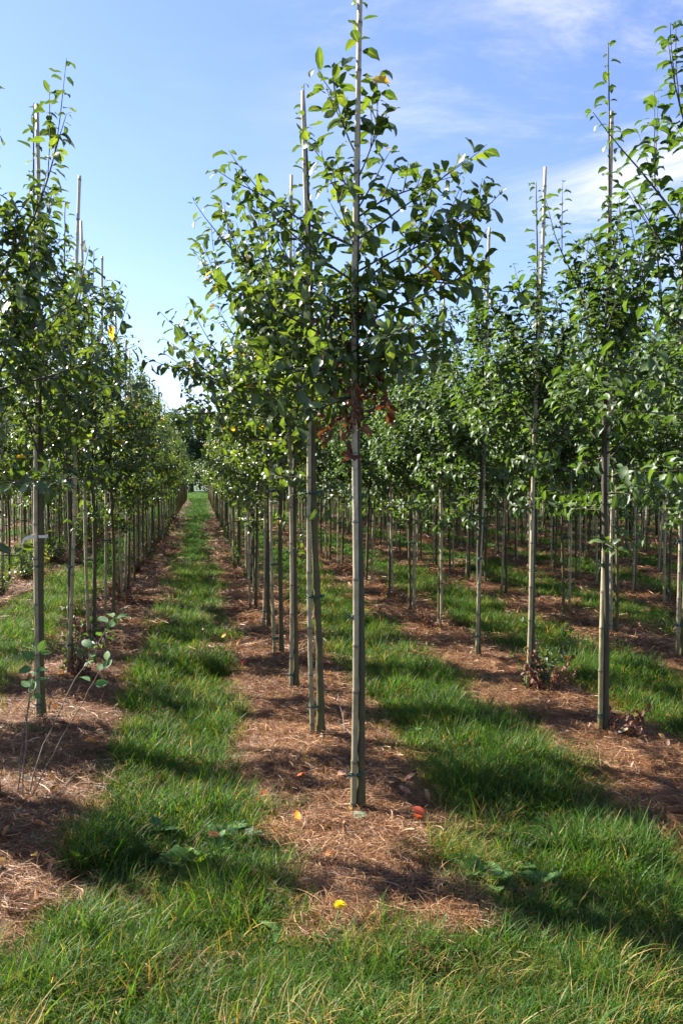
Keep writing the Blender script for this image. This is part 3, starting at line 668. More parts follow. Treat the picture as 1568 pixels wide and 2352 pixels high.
ROWNAME = {-1: 'the row just left of the aisle', 0: 'the row just right of the aisle',
           1: 'the second row right of the aisle', 2: 'the third row right of the aisle', 3: 'the fourth row right of the aisle', 4: 'the fifth row right of the aisle',
           5: 'the sixth row right of the aisle', 6: 'the seventh row right of the aisle', 7: 'the eighth row right of the aisle',
           -2: 'the second row left of the aisle', -3: 'the third row left of the aisle', -4: 'the fourth row left of the aisle', -5: 'the rows deep at the left',
           -6: 'the rows deep at the left', -7: 'the rows deep at the left', -8: 'the rows deep at the left', -9: 'the rows deep at the left'}
ORD = ['first', 'second', 'third', 'fourth', 'fifth', 'sixth', 'seventh', 'eighth', 'ninth', 'tenth']
SPECIAL = {
    (0, 0): ('tall staked apple tree nearest the camera, yellow and withered red leaves in its crown', 'tall pale bamboo stake of the nearest middle tree, rising past the top of the photo'),
    (0, 1): ('broad crowned staked apple tree right behind the nearest one, boughs reaching left', 'bamboo stake directly behind the nearest one, its cut top standing clear against blue sky'),
    (0, 2): ('apple tree behind the first two in the middle row, green sprig low on its trunk', 'greenish bamboo stake third from the front in the middle row'),
    (-1, 1): ('nearest whole apple tree at the left edge, white tag on its stake', 'pale bamboo stake at the left edge with a white tag hanging from it'),
    (-1, 0): ('apple tree cut off by the left edge of the photo, one bough reaching in', 'bamboo stake beyond the left edge, supporting the cut off apple tree'),
    (-1, 2): ('bushy apple tree just behind the one with the white tag', 'leaning bamboo stake behind the one with the white tag, thin top bare'),
    (1, 1): ('apple tree nearest at right with a long bare leader of drooping leaves, withered shoots beneath', 'tall bamboo stake at right with a dark cut top against thin cloud'),
    (1, 2): ('apple tree at right whose foot carries tall green and dead shoots', 'bamboo stake at right leaning slightly, bare top beside a leafy leader'),
    (1, 0): ('apple tree cut off by the right edge, leafy boughs reaching into the photo', 'bamboo stake just outside the right edge of the photo'),
    (1, 3): ('slim apple tree with a clean green trunk, fourth in the second row right', 'bamboo stake with bare top above the crown, between middle tree and tall right stakes'),
    (1, 4): ('apple tree with withered red shoots at its foot, right of the nearest trunk', 'thin pinkish bamboo stake with dead red shoots beside its foot'),
}
HK = {(0, 0): 'c1', (0, 1): 'c2', (0, 2): 'c3', (0, 3): 'c4', (-1, 0): 'l0', (-1, 1): 'l1', (-1, 2): 'l2', (1, 0): 'r0', (1, 1): 'r1', (1, 2): 'r2', (1, 3): 'r3'}
# stakes: (foot pixel x, y), (top pixel x, y) read off the photograph
STK = {(0, 0): ((810, 1880), (822, -40)), (0, 1): ((718, 1696), (699, 203)), (-1, 1): ((90, 1672), (85, 228)), (-1, 2): ((158, 1560), (182, 398)), (1, 1): ((1377, 1702), (1403, 250)),
       (1, 2): ((1210, 1602), (1252, 376)), (1, 3): ((1094, 1520), (1123, 518)), (1, 4): ((1012, 1455), (1019, 625)), (0, 2): ((668, 1582), (667, 400)), (-1, 3): ((205, 1480), (190, 503)), (-1, 4): ((243, 1432), (234, 585))}
cnt = {}
def place_tree(z_, x_, k, i_):
    key = (k, i_); q = cnt.get(k, 0)
    visible = abs(x_) < .41 * z_ + .1
    if visible: cnt[k] = q + 1
    kindb = k >= 1
    if key in HK: parts = HERO[HK[key]][0]; rz = 0; s = 1.0
    else:
        lib = VB if kindb else VA; parts = lib[rg.integers(0, 7)][0]; rz = rg.uniform(0, 6.28); s = rg.uniform(.9, 1.04)
    zz = float(gh(x_, z_)) - .01
    root = obj('apple_tree', None, loc=(x_, z_, zz)); root.empty_display_size = .1; root.rotation_euler = (rg.normal(0, .012), rg.normal(0, .012 if key not in HK else .003), rz)
    root.scale = (s, s, s * (1.0 if key in HK else rg.uniform(.97, 1.03)))
    for me in parts: obj(me.name.split('.')[0], me, root)
    tl = sl_ = None; grp = gs = None
    if key in SPECIAL: tl, sl_ = SPECIAL[key]
    elif not visible:
        side = 'left' if x_ < 0 else 'right'
        tl = 'staked apple tree standing just beyond the %s edge of the photo' % side; sl_ = 'bamboo stake standing just beyond the %s edge of the photo' % side
        grp = 'apple trees beyond the %s edge' % side; gs = 'stakes beyond the %s edge' % side
    elif q < 9 and -3 <= k <= 4:
        tl = 'staked apple tree, %s in view along %s' % (ORD[q], ROWNAME[k]); sl_ = 'bamboo stake, %s in view along %s' % (ORD[q], ROWNAME[k])
    else:
        tl = 'slender staked apple tree far back in ' + ROWNAME[k]; sl_ = 'thin bamboo stake far back in ' + ROWNAME[k]
        grp = 'distant apple trees of ' + ROWNAME[k]; gs = 'distant bamboo stakes of ' + ROWNAME[k]
    tl = tl if len(tl.split()) <= 16 else ' '.join(w_ for w_ in tl.split() if w_ != 'staked')
    if tl.startswith('staked apple tree, ') and len(tl.split()) > 16: tl = tl.replace('staked ', '')
    tag(root, tl, 'tree', grp or 'staked apple trees in nursery rows')
    # basal shoots
    sh = {(1, 1): 'dead', (1, 2): 'green', (1, 4): 'dead', (1, 5): None, (-1, 2): 'green'}.get(key)
    if sh: add_shoots(root, sh, .06 if key != (1, 1) else .09)
    if key == (1, 2): add_shoots(root, 'dead2', .10)
    if key == (-1, 2): add_shoots(root, 'dead', .05)
    if key == (1, 6): add_shoots(root, 'dead', .03, 1, 1.1)
    if k == -1 and i_ in (3, 5, 6, 8): add_shoots(root, 'dead2' if i_ % 2 else 'dead', .05, i_, 1.0)
    if k == -1 and 8 <= i_ <= 22: add_shoots(root, ('dead2', 'green', 'dead')[i_ % 3], .04, i_, 1.1)
    if k == -2: add_shoots(root, ('bush', 'dead2', 'bush')[i_ % 3], .02, i_, .7 + .15 * (i_ % 3))
    if k == 0 and 6 <= i_ <= 26 and i_ % 2: add_shoots(root, 'green', .0, i_, .9)
    # stake
    if key in STK:
        (ax, ay), (bx, by) = STK[key]; p0 = AT(ax, ay, z_ - .02); top = AT(bx, by, z_ - .02); Hs = top[2] - zz
        sx_, sy_ = p0[0], z_ - .022; tiltx = (top[0] - p0[0]) / Hs
    else:
        sx_, sy_ = x_ - rg.choice([-1, 1], p=[.25, .75]) * rg.uniform(.034, .075), z_ - .02 + rg.normal(0, .01); Hs = rg.uniform(3.3, 3.95) if rg.random() > .25 else rg.uniform(2.2, 3.2); tiltx = rg.normal(0, .013)
    pm = POLES[(k * 7 + i_ * 3) % 6]
    st = obj('bamboo_stake', pm, loc=(sx_, sy_, zz - .02)); st.scale = (1, 1, Hs / 4.0); st.rotation_euler = (rg.normal(0, .004), atan(tiltx), 0 if key in STK else rg.normal(0, .1))
    tag(st, sl_, 'stake', gs or 'bamboo stakes tied to the apple trees')
    if z_ < 15 and visible:
        hs = (.24, .98, 1.54, 2.12) if z_ < 9 else (.95, 1.55)
        dx, dy = x_ - sx_, z_ - sy_
        if abs(dx) > .06: dx = .06 * np.sign(dx)
        for h_ in hs:
            h2 = h_ + (0 if key == (0, 0) else rg.uniform(-.12, .12))
            t_ = obj('tie', TIE if abs(dx - .031) < .004 else tie_mesh((k + 20) * 50 + i_, dx - tiltx * h2, dy, .0165, .0135), st, (0, 0, h2 / st.scale[2])); t_.scale = (1, 1, 1 / st.scale[2])
    return root, st
TIE = tie_mesh(1, .031, .02, .017, .0135)
for c in near: place_tree(*c)

# the remaining far trees of the rows: one mass
def merged(name, items, meshes, mat, label):
    Vs, Qs, Ts, As, Bs, n = [], [], [], [], [], 0
    for (z_, x_, k, i_) in items:
        me = meshes(k); nv = len(me.vertices); V = np.empty(nv * 3, np.float32); me.vertices.foreach_get('co', V); V = V.reshape(-1, 3)
        a = rg.uniform(0, 6.28); ca, sa = cos(a), sin(a); s = rg.uniform(.88, 1.04)
        V = np.stack([(V[:, 0] * ca - V[:, 1] * sa) * s + x_, (V[:, 0] * sa + V[:, 1] * ca) * s + z_, V[:, 2] * s], -1)
        nl = len(me.loops); li = np.empty(nl, np.int32); me.loops.foreach_get('vertex_index', li)
        tot = np.empty(len(me.polygons), np.int32); me.polygons.foreach_get('loop_total', tot)
        nq = (tot == 4).sum(); Qs.append(li[:nq * 4].reshape(-1, 4) + n); Ts.append(li[nq * 4:].reshape(-1, 3) + n)
        A = np.empty(nv, np.float32); me.attributes['tone'].data.foreach_get('value', A); As.append(A)
        Vs.append(V); n += nv
    Q = np.concatenate(Qs); T = np.concatenate(Ts)
    me = mesh(name, np.concatenate(Vs), [f for f in (Q, T) if len(f)], mat, {'tone': np.concatenate(As), 'mid': np.zeros(n)})
    o = obj(name, me); o['kind'] = 'stuff'; o['label'] = label; return o
def light_tree(seed, kind):
    rng = np.random.default_rng(seed); lv = Geo(); n = 330
    h = rng.uniform(0, 1, n) ** 1.25; z = 1.5 + h * 2.1; r = (.66 * (1 - h) + .05) * np.sqrt(rng.random(n)); a = rng.random(n) * 6.28
    P = np.stack([r * np.cos(a), r * np.sin(a), z], -1); D = norm(rng.normal(0, 1, (n, 3))) * .09; W = norm(np.cross(D, rng.normal(0, 1, (n, 3)))) * .045
    V = np.stack([P, P + D * .5 + W, P + D, P + D * .5 - W], 1).reshape(-1, 3)
    lv.add(V, np.arange(n * 4).reshape(-1, 4), None, np.repeat(rng.beta(2, 2.3, n) * .9, 4)); return lv.mesh('crown', M['leaf_' + kind])
def stick(r, H):
    g = Geo(); z = np.linspace(0, H, 6); tube(g, np.stack([0 * z, 0 * z, z], -1), np.linspace(r, r * .7, 6), 5); return g.mesh('stick', M['bark'])
LTA = [light_tree(k, 'a') for k in range(3)]; LTB = [light_tree(9 + k, 'b') for k in range(3)]
fa = [c for c in far if c[2] < 1]; fb = [c for c in far if c[2] >= 1]
tr_ = stick(.02, 3.2); sk_ = stick(.015, 3.8)
if fa: merged('distant_crowns_left', fa, lambda k: LTA[rg.integers(0, 3)], M['leaf_a'], 'green crowns crowding the far end of the rows beside the aisle').name = 'distant_foliage'
if fb: merged('distant_foliage', fb, lambda k: LTB[rg.integers(0, 3)], M['leaf_b'], 'green crowns crowding the far end of the rows on the right')
if far:
    merged('distant_trunks', far, lambda k: tr_, M['bark'], 'thin trunks crowding the far ends of the rows')
    merged('distant_stakes', [(z, x - .04, k, i) for z, x, k, i in far], lambda k: sk_, M['bamboo'], 'thin stakes crowding the far ends of the rows')

# ------------------------------------------------------------------ background wood, hedge and big trees
def leaf_cloud(g, rng, n, centres, radii, size, flat=1.0):
    c = rng.integers(0, len(centres), n); d = norm(rng.normal(0, 1, (n, 3))); r = rng.random(n) ** .45
    P = centres[c] + d * r[:, None] * radii[c] * np.array([1, 1, flat])
    D = norm(rng.normal(0, 1, (n, 3)) + d * .5); W = norm(np.cross(D, rng.normal(0, 1, (n, 3)))); s = size * rng.uniform(.6, 1.3, n)[:, None]
    V = np.stack([P, P + D * s * .5 + W * s * .3, P + D * s, P + D * s * .5 - W * s * .3], 1).reshape(-1, 3)
    g.add(V, np.arange(n * 4).reshape(-1, 4), None, np.repeat(rng.beta(2, 2, n), 4))
def big_tree(seed, x, y, H, W, label, n=9000, low=.12):
    rng = np.random.default_rng(seed); root = obj('broadleaf_tree', None, loc=(x, y, 0)); g = Geo()
    P = polyline((0, 0, -.1), rng.uniform(0, 6), rad(88), H * .75, 8, 0, rng, .03); tube(g, P, np.linspace(H * .03, H * .008, 9), 9)
    cs_, rs_ = [], []
    for k in range(15):
        L0 = polyline(P[rng.integers(2, 8)], rng.uniform(0, 6.28), rad(rng.uniform(20, 60)), W * rng.uniform(.3, .5), 6, .2, rng, .08)
        tube(g, L0, np.linspace(H * .01, H * .003, 7), 6)
        for _ in range(3):
            cs_.append(L0[-1] + rng.normal(0, W * .09, 3)); rs_.append(W * rng.uniform(.09, .17))
    for k in range(26):
        a = rng.uniform(0, 6.28); h = rng.uniform(low, .93); rr = W * .5 * math.sqrt(max(.05, 1 - ((h - .5) / .5) ** 2)) * rng.uniform(.3, .9)
        cs_.append(np.array([rr * cos(a), rr * sin(a), h * H])); rs_.append(W * rng.uniform(.08, .15))
    lv = Geo(); leaf_cloud(lv, rng, n, np.array(cs_), np.array(rs_)[:, None], H * .035)
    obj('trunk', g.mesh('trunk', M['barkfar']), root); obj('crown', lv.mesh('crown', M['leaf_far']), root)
    tag(root, label, 'tree'); return root
def px(xd, Z): return (xd - 784) / F * Z
big_tree(1, px(452, 100) - .6, 100, 10.2, 7.5, 'round dark green tree standing at the far end of the grassy aisle', 14000)
big_tree(2, px(520, 104), 104, 10.0, 9, 'dark broad tree right of the round one, mostly hidden behind the crowns', 12000)
big_tree(3, px(395, 106), 108, 8.6, 8, 'lower dark tree left of the round one beyond the row ends', 9000)
rngw = np.random.default_rng(8)
g = Geo(); cs_ = np.stack([rngw.uniform(-48, 30, 420), rngw.uniform(90, 95, 420), rngw.uniform(.5, 3.4, 420)], -1); leaf_cloud(g, rngw, 42000, cs_, np.full((420, 1), 1.15), .34)
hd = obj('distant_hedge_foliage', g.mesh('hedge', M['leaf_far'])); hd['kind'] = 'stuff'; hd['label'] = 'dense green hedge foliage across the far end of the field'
# the dark plantation at the right, beyond the last row: trunks in shade under a closed canopy
g = Geo(); t2 = Geo(); cc = []
for k in range(7, 14):
    z = 14.0 + rngw.uniform(0, 1)
    while z < 62:
        x = rowx(k, z) + rngw.normal(0, .1); P = np.stack([x + 0 * np.arange(4), z + 0 * np.arange(4), np.array([-.05, 1, 2, 3.2])], -1) + rngw.normal(0, .02, (4, 3))
        if abs(x) < .43 * z + 1: tube(t2, P, [.05, .04, .035, .02], 6); cc.append((x, z))
        z += .95
cc = np.array(cc); n_ = len(cc); print('wood', n_)
cen = np.concatenate([np.stack([cc[:, 0] + rngw.normal(0, .3, n_), cc[:, 1] + rngw.normal(0, .3, n_), rngw.uniform(1.8, 3.4, n_)], -1) for _ in range(3)] +
                     [np.stack([cc[:, 0] + rngw.normal(0, .3, n_), cc[:, 1] + rngw.normal(0, .3, n_), rngw.uniform(.8, 1.9, n_)], -1)[::2]])
cen = np.concatenate([cen, np.stack([rngw.uniform(-6, 28, 420), rngw.uniform(67, 71, 420), rngw.uniform(.3, 3.6, 420)], -1), np.stack([cc[:, 0] + 1.2, cc[:, 1] + rngw.normal(0, .3, n_), rngw.uniform(.4, 1.9, n_)], -1)[cc[:, 0] - SLOPE * cc[:, 1] > ROW0 + 7.5 * ROWD], np.stack([cc[:, 0] + .5, cc[:, 1] + rngw.normal(0, .3, n_), rngw.uniform(.1, 1.3, n_)], -1)[cc[:, 0] - SLOPE * cc[:, 1] > ROW0 + 7.5 * ROWD]])
leaf_cloud(g, rngw, 170000, cen, np.full((len(cen), 1), .62), .13)
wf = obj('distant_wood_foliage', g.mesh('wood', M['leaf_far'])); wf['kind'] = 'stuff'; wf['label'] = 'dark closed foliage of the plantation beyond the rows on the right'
wt = obj('distant_wood_trunks', t2.mesh('wood_trunks', M['barkfar'])); wt['kind'] = 'stuff'; wt['label'] = 'dark close set trunks of the plantation on the right'

# ------------------------------------------------------------------ small things in the foreground
def one_leaf(x, y, size, colour, label, curl=.6, fold=.3, az=None, tilt=.15, seed=0, lift=.03, trans=.25):
    rng = np.random.default_rng(seed + 500); g = Geo(); a = rng.uniform(0, 6.28) if az is None else rad(az)
    D = np.array([[cos(a), sin(a), tilt]]); leaves(g, np.zeros((1, 3)), D, np.array([[rng.normal(0, .2), -.35, 1.0]]), np.array([size]), np.array([curl]), np.array([fold]), np.array([.5]), .62, rng, .04)
    mt = plain('leaf_colour', colour, .5, tuple(min(1, c * 1.5) for c in colour), trans, 60)
    p = G(x, y); return tag(obj('fallen_leaf', g.mesh('fallen_leaf', mt), loc=(p[0], p[1], float(gh(p[0], p[1])) + lift)), label, 'leaf', 'coloured fallen leaves')
LEAVES = [(187, 1723, .075, (.70, .26, .02), 'orange yellow fallen leaf on the straw in front of the tagged left tree'),
    (554, 1541, .075, (.45, .03, .02), 'deep red fallen leaf on the straw at the edge of the aisle grass'),
    (751, 1538, .07, (.40, .03, .02), 'dark red fallen leaf just left of the nearest stake, well behind it'),
    (875, 1512, .07, (.50, .12, .03), 'rusty orange fallen leaf lying on the grass right of the nearest trunk'),
    (607, 1826, .085, (.48, .035, .02), 'large bright red fallen leaf standing in the straw left of the nearest tree'),
    (674, 1811, .07, (.62, .11, .02), 'orange red fallen leaf between the large red leaf and the nearest tree'),
    (770, 1814, .085, (.42, .24, .15), 'pale tan curled leaf close to the left of the nearest trunk'),
    (689, 1914, .06, (.62, .24, .02), 'small upright orange leaf on the shaded straw left of the trunk foot'),
    (853, 1905, .085, (.16, .22, .12), 'grey green fallen leaf lying at the foot of the nearest tree'),
    (970, 1898, .10, (.55, .10, .02), 'long orange leaf in the shade right of the nearest tree foot'),
    (938, 1880, .09, (.28, .04, .015), 'dark red leaf beside the long orange one in the shade'),
    (921, 1805, .07, (.48, .22, .12), 'tan fallen leaf on the straw at the shaded grass edge'),
    (895, 1830, .07, (.50, .27, .12), 'light orange tan leaf right of the nearest trunk'),
    (949, 1838, .07, (.50, .20, .13), 'pinkish tan leaf by the dry grass edge right of the trunk'),
    (774, 1983, .06, (.50, .20, .07), 'orange tan leaf on sunlit straw below the nearest trunk'),
    (893, 1747, .06, (.28, .07, .03), 'brown red leaf on the straw right of and behind the nearest trunk'),
    (470, 1956, .06, (.60, .20, .06), 'orange leaf caught in the aisle grass beside the broad weeds'),
    (508, 1490, .07, (.62, .36, .06), 'yellow leaf on the aisle grass near its straw edge'),
    (468, 1462, .07, (.62, .40, .10), 'pale yellow leaf on the aisle grass, farther back'),
    (90, 1820, .08, (.52, .38, .22), 'cream coloured leaf at the foot of the bare shoots on the left'),
    (63, 1876, .075, (.50, .40, .24), 'cream leaf with a pink edge in front of the bare shoots'),
    (1410, 1710, .08, (.50, .44, .28), 'pale cream leaf at the foot of the nearest right tree')]
for k, (x, y, s_, c_, lb) in enumerate(LEAVES):
    one_leaf(x, y, s_, c_, lb, curl=(-.9 if k % 2 else .7), fold=.25 + .1 * (k % 3), seed=k, tilt=.2 if y < 1700 else .1, az=(k * 67) % 360, lift=.05 if k not in (3, 16, 17, 18) else .10)

def pebble(x, y, r, seed, label, flat=.7, mat=None):
    rng = np.random.default_rng(seed); g = Geo(); nu, nv_ = 14, 9; V = []
    for j in range(nv_ + 1):
        for i in range(nu):
            th = pi * j / nv_; ph = 2 * pi * i / nu; d = np.array([sin(th) * cos(ph), sin(th) * sin(ph), cos(th) * flat])
            V.append(d * r * (1 + .16 * sin(3 * ph + seed) * sin(th) + .10 * sin(5 * th + seed) + .05 * cos(4 * ph)))
    V = np.array(V); q = [(j * nu + i, (j + 1) * nu + i, (j + 1) * nu + (i + 1) % nu, j * nu + (i + 1) % nu) for j in range(nv_) for i in range(nu)]
    g.add(V, q); p = G(x, y); return tag(obj('pebble', g.mesh('pebble', mat or M['stone']), loc=(p[0], p[1], float(gh(p[0], p[1])) + r * .6)), label, 'stone')
pebble(788, 1949, .024, 3, 'pinkish grey stone half buried in straw below the nearest trunk')
pebble(1294, 1704, .030, 5, 'smooth pale cream stone on the straw left of the nearest right stake', mat=plain('cream_stone', (.46, .36, .22), .6))

def rosette(name, x, y, n, ln, label, toothed=True, width=.26, seed=0, tone=.5, el=(5, 35), flower=None):
    rng = np.random.default_rng(seed); root = obj(name, None, loc=(0, 0, 0)); p = G(x, y); root.location = (p[0], p[1], float(gh(p[0], p[1])) + .012); g = Geo()
    for k in range(n):
        az = k * 2.4 + rng.normal(0, .3); L0 = polyline((0, 0, 0), az, rad(rng.uniform(*el)), ln * rng.uniform(.6, 1.1), 16, rad(-40), rng, .03)
        T = norm(np.gradient(L0, axis=0)); B = norm(np.cross(T, np.array([0, 0, 1.0]))); t = np.linspace(0, 1, 17)
        wd_ = ln * width * np.sin(np.clip(t * 1.02, 0, 1) ** (1.3 if toothed else .8) * pi) ** .8 * .5 + .0015
        if toothed: wd_ = wd_ * (1 - .62 * (np.arange(17) % 3 == 1)) + .001
        sh_ = T * (-.012 if toothed else 0)
        up_ = np.cross(B, T) * .25
        V = np.stack([L0 + B * wd_[:, None] + up_ * wd_[:, None] + sh_ * (np.arange(17) % 3 == 2)[:, None], L0, L0 - B * wd_[:, None] + up_ * wd_[:, None] + sh_ * (np.arange(17) % 3 == 2)[:, None]], 1).reshape(-1, 3)
        s = np.arange(16)[:, None] * 3; q = np.concatenate([np.concatenate([s + j, s + j + 1, s + j + 4, s + j + 3], -1) for j in (0, 1)])
        g.add(V, q, None, np.clip(tone + rng.normal(0, .15), 0, 1), np.tile([0, .8, 0], 17))
    obj('leaves', g.mesh('rosette_leaves', M['weed']), root)
    if flower:
        fx, fy, hh, kind = flower
        g = Geo(); L0 = np.array([[0, 0, 0], [fx * .4, fy * .4, hh * .4], [fx * .8, fy * .8, hh * .75], [fx, fy, hh]]); tube(g, L0, .0028, 6)
        s_ = obj('flower_stem', g.mesh('flower_stem', plain('flower_stalk', (.16, .22, .06), .5, (.24, .26, .08), .2)), root)
        g = Geo(); N_ = 150
        if kind == 'flower':
            i = np.arange(N_); e = np.arccos(1 - i / N_ * 1.0); a = i * 2.4; D = np.stack([np.sin(e) * np.cos(a), np.sin(e) * np.sin(a), np.cos(e) * .75 + .05], -1)
            r1_ = .021; P0 = D * .004; P1 = D * r1_ * rng.uniform(.85, 1.1, N_)[:, None]; W = norm(np.cross(D, rng.normal(0, 1, (N_, 3)))) * .0017
            V = np.stack([P0 - W * .5, P0 + W * .5, P1 + W, P1 - W], 1).reshape(-1, 3) + np.array([fx, fy, hh])
            g.add(V, np.arange(N_ * 4).reshape(-1, 4)); obj('flower_head', g.mesh('flower_head', M['petal']), root)
        else:
            i = np.arange(N_); e = np.arccos(1 - 2 * i / N_); a = i * 2.4; D = np.stack([np.sin(e) * np.cos(a), np.sin(e) * np.sin(a), np.cos(e)], -1)
            for d in D: tube(g, np.array([d * .002, d * .016]) + np.array([fx, fy, hh]), [.0002, .0007], 3, cap=False)
            obj('seed_head', g.mesh('seed_head', M['seed']), root)
    return tag(root, label, 'plant')
rosette('dandelion', 762, 2172, 6, .09, 'dandelion with one yellow flower on a slanting stalk at the near straw edge', seed=1, flower=(.028, .02, .085, 'flower'))
rosette('dandelion', 640, 2150, 5, .08, 'flowerless dandelion rosette in the near grass left of the yellow flower', seed=2)
rosette('dandelion', 775, 2078, 9, .095, 'flat toothed dandelion rosette on sunlit straw above the yellow flower', seed=3, tone=.35)
rosette('dandelion', 845, 2045, 8, .09, 'jagged dandelion leaves on sunlit straw, middle of three rosettes', seed=4, tone=.3)
rosette('dandelion', 935, 2070, 8, .085, 'jagged dandelion rosette on the straw nearest the dark grass at right', seed=5, tone=.3)
rosette('broadleaf_weed', 595, 1985, 9, .10, 'broad leaved dock weed spilling from the grass onto the straw', toothed=False, width=.36, seed=6, tone=.15, el=(15, 60))
rosette('broadleaf_weed', 520, 1930, 14, .12, 'dark toothed weed clump in the aisle grass behind the dock', toothed=True, width=.42, seed=7, tone=.2, el=(20, 60))
rosette('broadleaf_weed', 455, 1985, 11, .13, 'bright green lobed weed clump in the sunlit near end of the aisle', toothed=True, width=.5, seed=8, tone=.8, el=(20, 65))
rosette('broadleaf_weed', 185, 1985, 6, .12, 'yellow green sorrel with upright leaves at the left grass edge', toothed=False, width=.38, seed=9, tone=.95, el=(30, 80))
rosette('broadleaf_weed', 1085, 2020, 12, .09, 'bright lobed weed patch at the near right grass corner', toothed=True, width=.5, seed=10, tone=.75, el=(20, 60))
rosette('broadleaf_weed', 1190, 1995, 10, .09, 'leafy weed patch inside the right hand grass, farther right than the corner one', toothed=True, width=.5, seed=11, tone=.7, el=(20, 60))
rosette('broadleaf_weed', 945, 1690, 6, .12, 'small round leaved weed at the grass edge right of the nearest stake', toothed=False, width=.5, seed=12, tone=.7, el=(20, 60))
rosette('broadleaf_weed', 1005, 2040, 9, .08, 'low leafy weed on the straw edge just left of the dark right grass', toothed=True, width=.5, seed=13, tone=.7, el=(15, 50))

for k_, (x_, y_, n_, l_, t_, lb_) in enumerate([(560, 1945, 12, .12, .2, 'dark weed clump nearest the straw, between dock and aisle'), (490, 1965, 12, .11, .75, 'sunlit weed clump beside an orange fallen leaf'),
        (410, 1975, 12, .11, .7, 'leftmost of the sunlit weed clumps across the aisle mouth'), (1140, 2035, 12, .12, .7, 'weed clump between the two lobed patches in the right grass'), (1240, 2030, 10, .11, .6, 'rightmost lobed weed clump in the shaded right grass'),
        (360, 1920, 10, .10, .3, 'small shaded weed clump left of centre in the aisle mouth'), (620, 1960, 8, .10, .15, 'small dark dock on the straw edge')]):
    rosette('broadleaf_weed', x_, y_, n_, l_, lb_, toothed=True, width=.5, seed=40 + k_, tone=t_, el=(20, 70))
# bare shoots at the left, leafy near their tops
root = obj('bare_shoots', None, loc=G(50, 1850)); root.location.z = float(gh(root.location.x, root.location.y)) - .01
o3 = np.array(root.location); rngs = np.random.default_rng(12)
def shoot(pts, Zs, r0, leafspots, size=.066, dz=0):
    P = [AT(x, y, Z) - o3 for (x, y), Z in zip(pts, Zs)]; P = np.array(P); t = np.linspace(0, 1, len(P)); tt = np.linspace(0, 1, 14)
    P = np.stack([np.interp(tt, t, P[:, k]) for k in range(3)], -1); P[1:-1] += rngs.normal(0, .004, (12, 3))
    g = Geo(); tube(g, P, np.linspace(r0, .0018, 14), 6, .1); s = obj('stem', g.mesh('stem', M['shootbark']), root)
    lv = Geo()
    for f in leafspots:
        q = np.array([[np.interp(f, tt, P[:, k]) for k in range(3)]]); D = rngs.normal(0, .8, (1, 3)); D[0, 2] = rngs.uniform(-.1, .6)
        leaves(lv, q, D, np.array([[0, -.5, 1.0]]) + rngs.normal(0, .35, (1, 3)), np.array([size * rngs.uniform(.75, 1.15)]), rngs.uniform(-.2, .8, 1), rngs.uniform(.1, .4, 1), rngs.uniform(.1, .8, 1), .68, rngs, .03)
    if lv.n: obj('leaves', lv.mesh('leaves', M['weed']), s)
M['shootbark'] = bark('shoot_bark', (.16, .11, .08), (.26, .20, .15), (.06, .05, .03), -9, -8)
Z0 = G(50, 1850)[1]
shoot([(38, 1850), (52, 1700), (70, 1600), (88, 1500)], [Z0, Z0, Z0 - .02, Z0 - .05], .0042, [.62, .68, .74, .8, .86, .9, .94, .97, 1, 1, .99])
shoot([(46, 1852), (60, 1700), (66, 1610), (75, 1520)], [Z0 + .03, Z0, Z0, Z0], .0038, [.7, .8, .9, 1])
shoot([(58, 1850), (105, 1700), (170, 1570), (262, 1420)], [Z0, Z0 + .05, Z0 + .1, Z0 + .15], .0042, [.70, .74, .80, .84, .90, .93, .97, 1, 1])
shoot([(62, 1848), (130, 1720), (200, 1590), (250, 1510)], [Z0, Z0 - .05, Z0 - .05, Z0 - .05], .0036, [.75, .86, .88, .96])
tag(root, 'fan of thin bare shoots with large leaves near their tips, left foreground', 'plant')
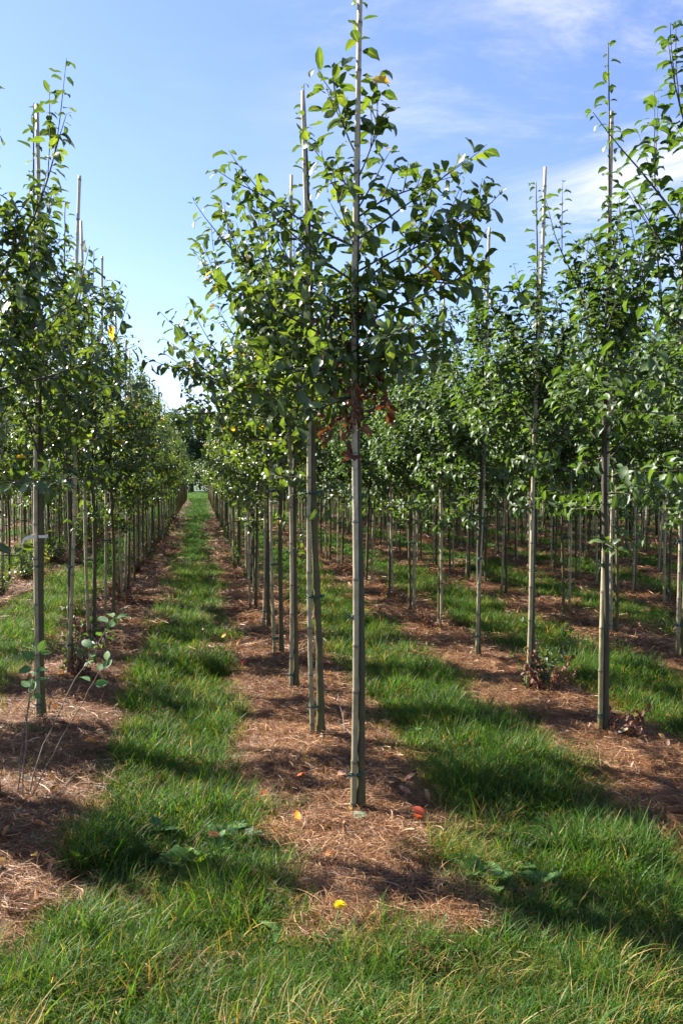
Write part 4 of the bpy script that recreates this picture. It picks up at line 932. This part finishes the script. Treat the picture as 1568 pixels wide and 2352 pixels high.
# pruned twigs lying on the straw
def twig(pts, lift, r, label, name='dead_twig'):
    base = G(*pts[0]); g = Geo(); P = np.array([G(x, y) + np.array([0, 0, l]) for (x, y), l in zip(pts, lift)]) - base
    t = np.linspace(0, 1, len(P)); tt = np.linspace(0, 1, 10); P = np.stack([np.interp(tt, t, P[:, k]) for k in range(3)], -1); P[1:-1] += rngs.normal(0, .004, (8, 3))
    tube(g, P, np.linspace(r, r * .4, 10), 6, .1); return tag(obj(name, g.mesh(name, M['shootbark']), loc=base + np.array([0, 0, .01])), label, 'twig')
twig([(795, 1700), (776, 1672)], [0, .22], .0035, 'thin dead stub leaning upright between the first two middle trees')
twig([(815, 1720), (790, 1690), (765, 1668)], [.03, .05, .04], .004, 'pruned twig lying on straw behind the nearest trunk')
twig([(135, 1835), (190, 1785), (240, 1760), (290, 1745)], [.02, .05, .04, .05], .003, 'bent grey twig lying on straw right of the bare shoots')
twig([(60, 1740), (105, 1715), (170, 1722)], [.03, .05, .03], .003, 'pale forked twig lying in front of the tagged left tree')
twig([(1330, 1810), (1400, 1835), (1480, 1880)], [.03, .05, .03], .003, 'long pale straw stalk lying right of the nearest right trunk')
twig([(1250, 1700), (1340, 1690), (1400, 1705)], [.03, .04, .03], .003, 'thin brown twig on the straw left of the nearest right trunk')

# white paper tag on the left stake
zt = ZR[-1][1] - .05; a0 = AT(84, 1233, zt); pts = [(84, 1233, 0), (76, 1233, -.03), (66, 1234, -.05), (56, 1239, -.06), (50, 1250, -.06), (50, 1264, -.05)]
P = np.array([AT(x, y, zt + dz) for x, y, dz in pts]) - a0; n = len(P)
Wd = np.array([0, 0, .011]); V = np.stack([P + Wd, P - Wd, P - Wd + [0, .0012, 0], P + Wd + [0, .0012, 0]], 1).reshape(-1, 3); V[-4:, 0] += [.008, -.008, -.008, .008]
q = [(i * 4 + a, i * 4 + (a + 1) % 4, i * 4 + 4 + (a + 1) % 4, i * 4 + 4 + a) for i in range(n - 1) for a in range(4)] + [(0, 1, 2, 3), (n * 4 - 1, n * 4 - 2, n * 4 - 3, n * 4 - 4)]
g = Geo(); g.add(V, q)
pt = obj('plant_tag', g.mesh('plant_tag', M['tag'], False), loc=a0)
g = Geo(); th = np.linspace(0, 2 * pi, 17); ring = np.stack([.03 * np.cos(th) + .028, .026 * np.sin(th) + .045, 0 * th], -1); V = np.concatenate([ring + [0, 0, .009], ring - [0, 0, .009]])
g.add(V, [(i, i + 1, i + 18, i + 17) for i in range(16)]); obj('band', g.mesh('band', M['tag'], False), pt)
tag(pt, 'white paper tag curling off the pale stake at the left edge', 'tag')
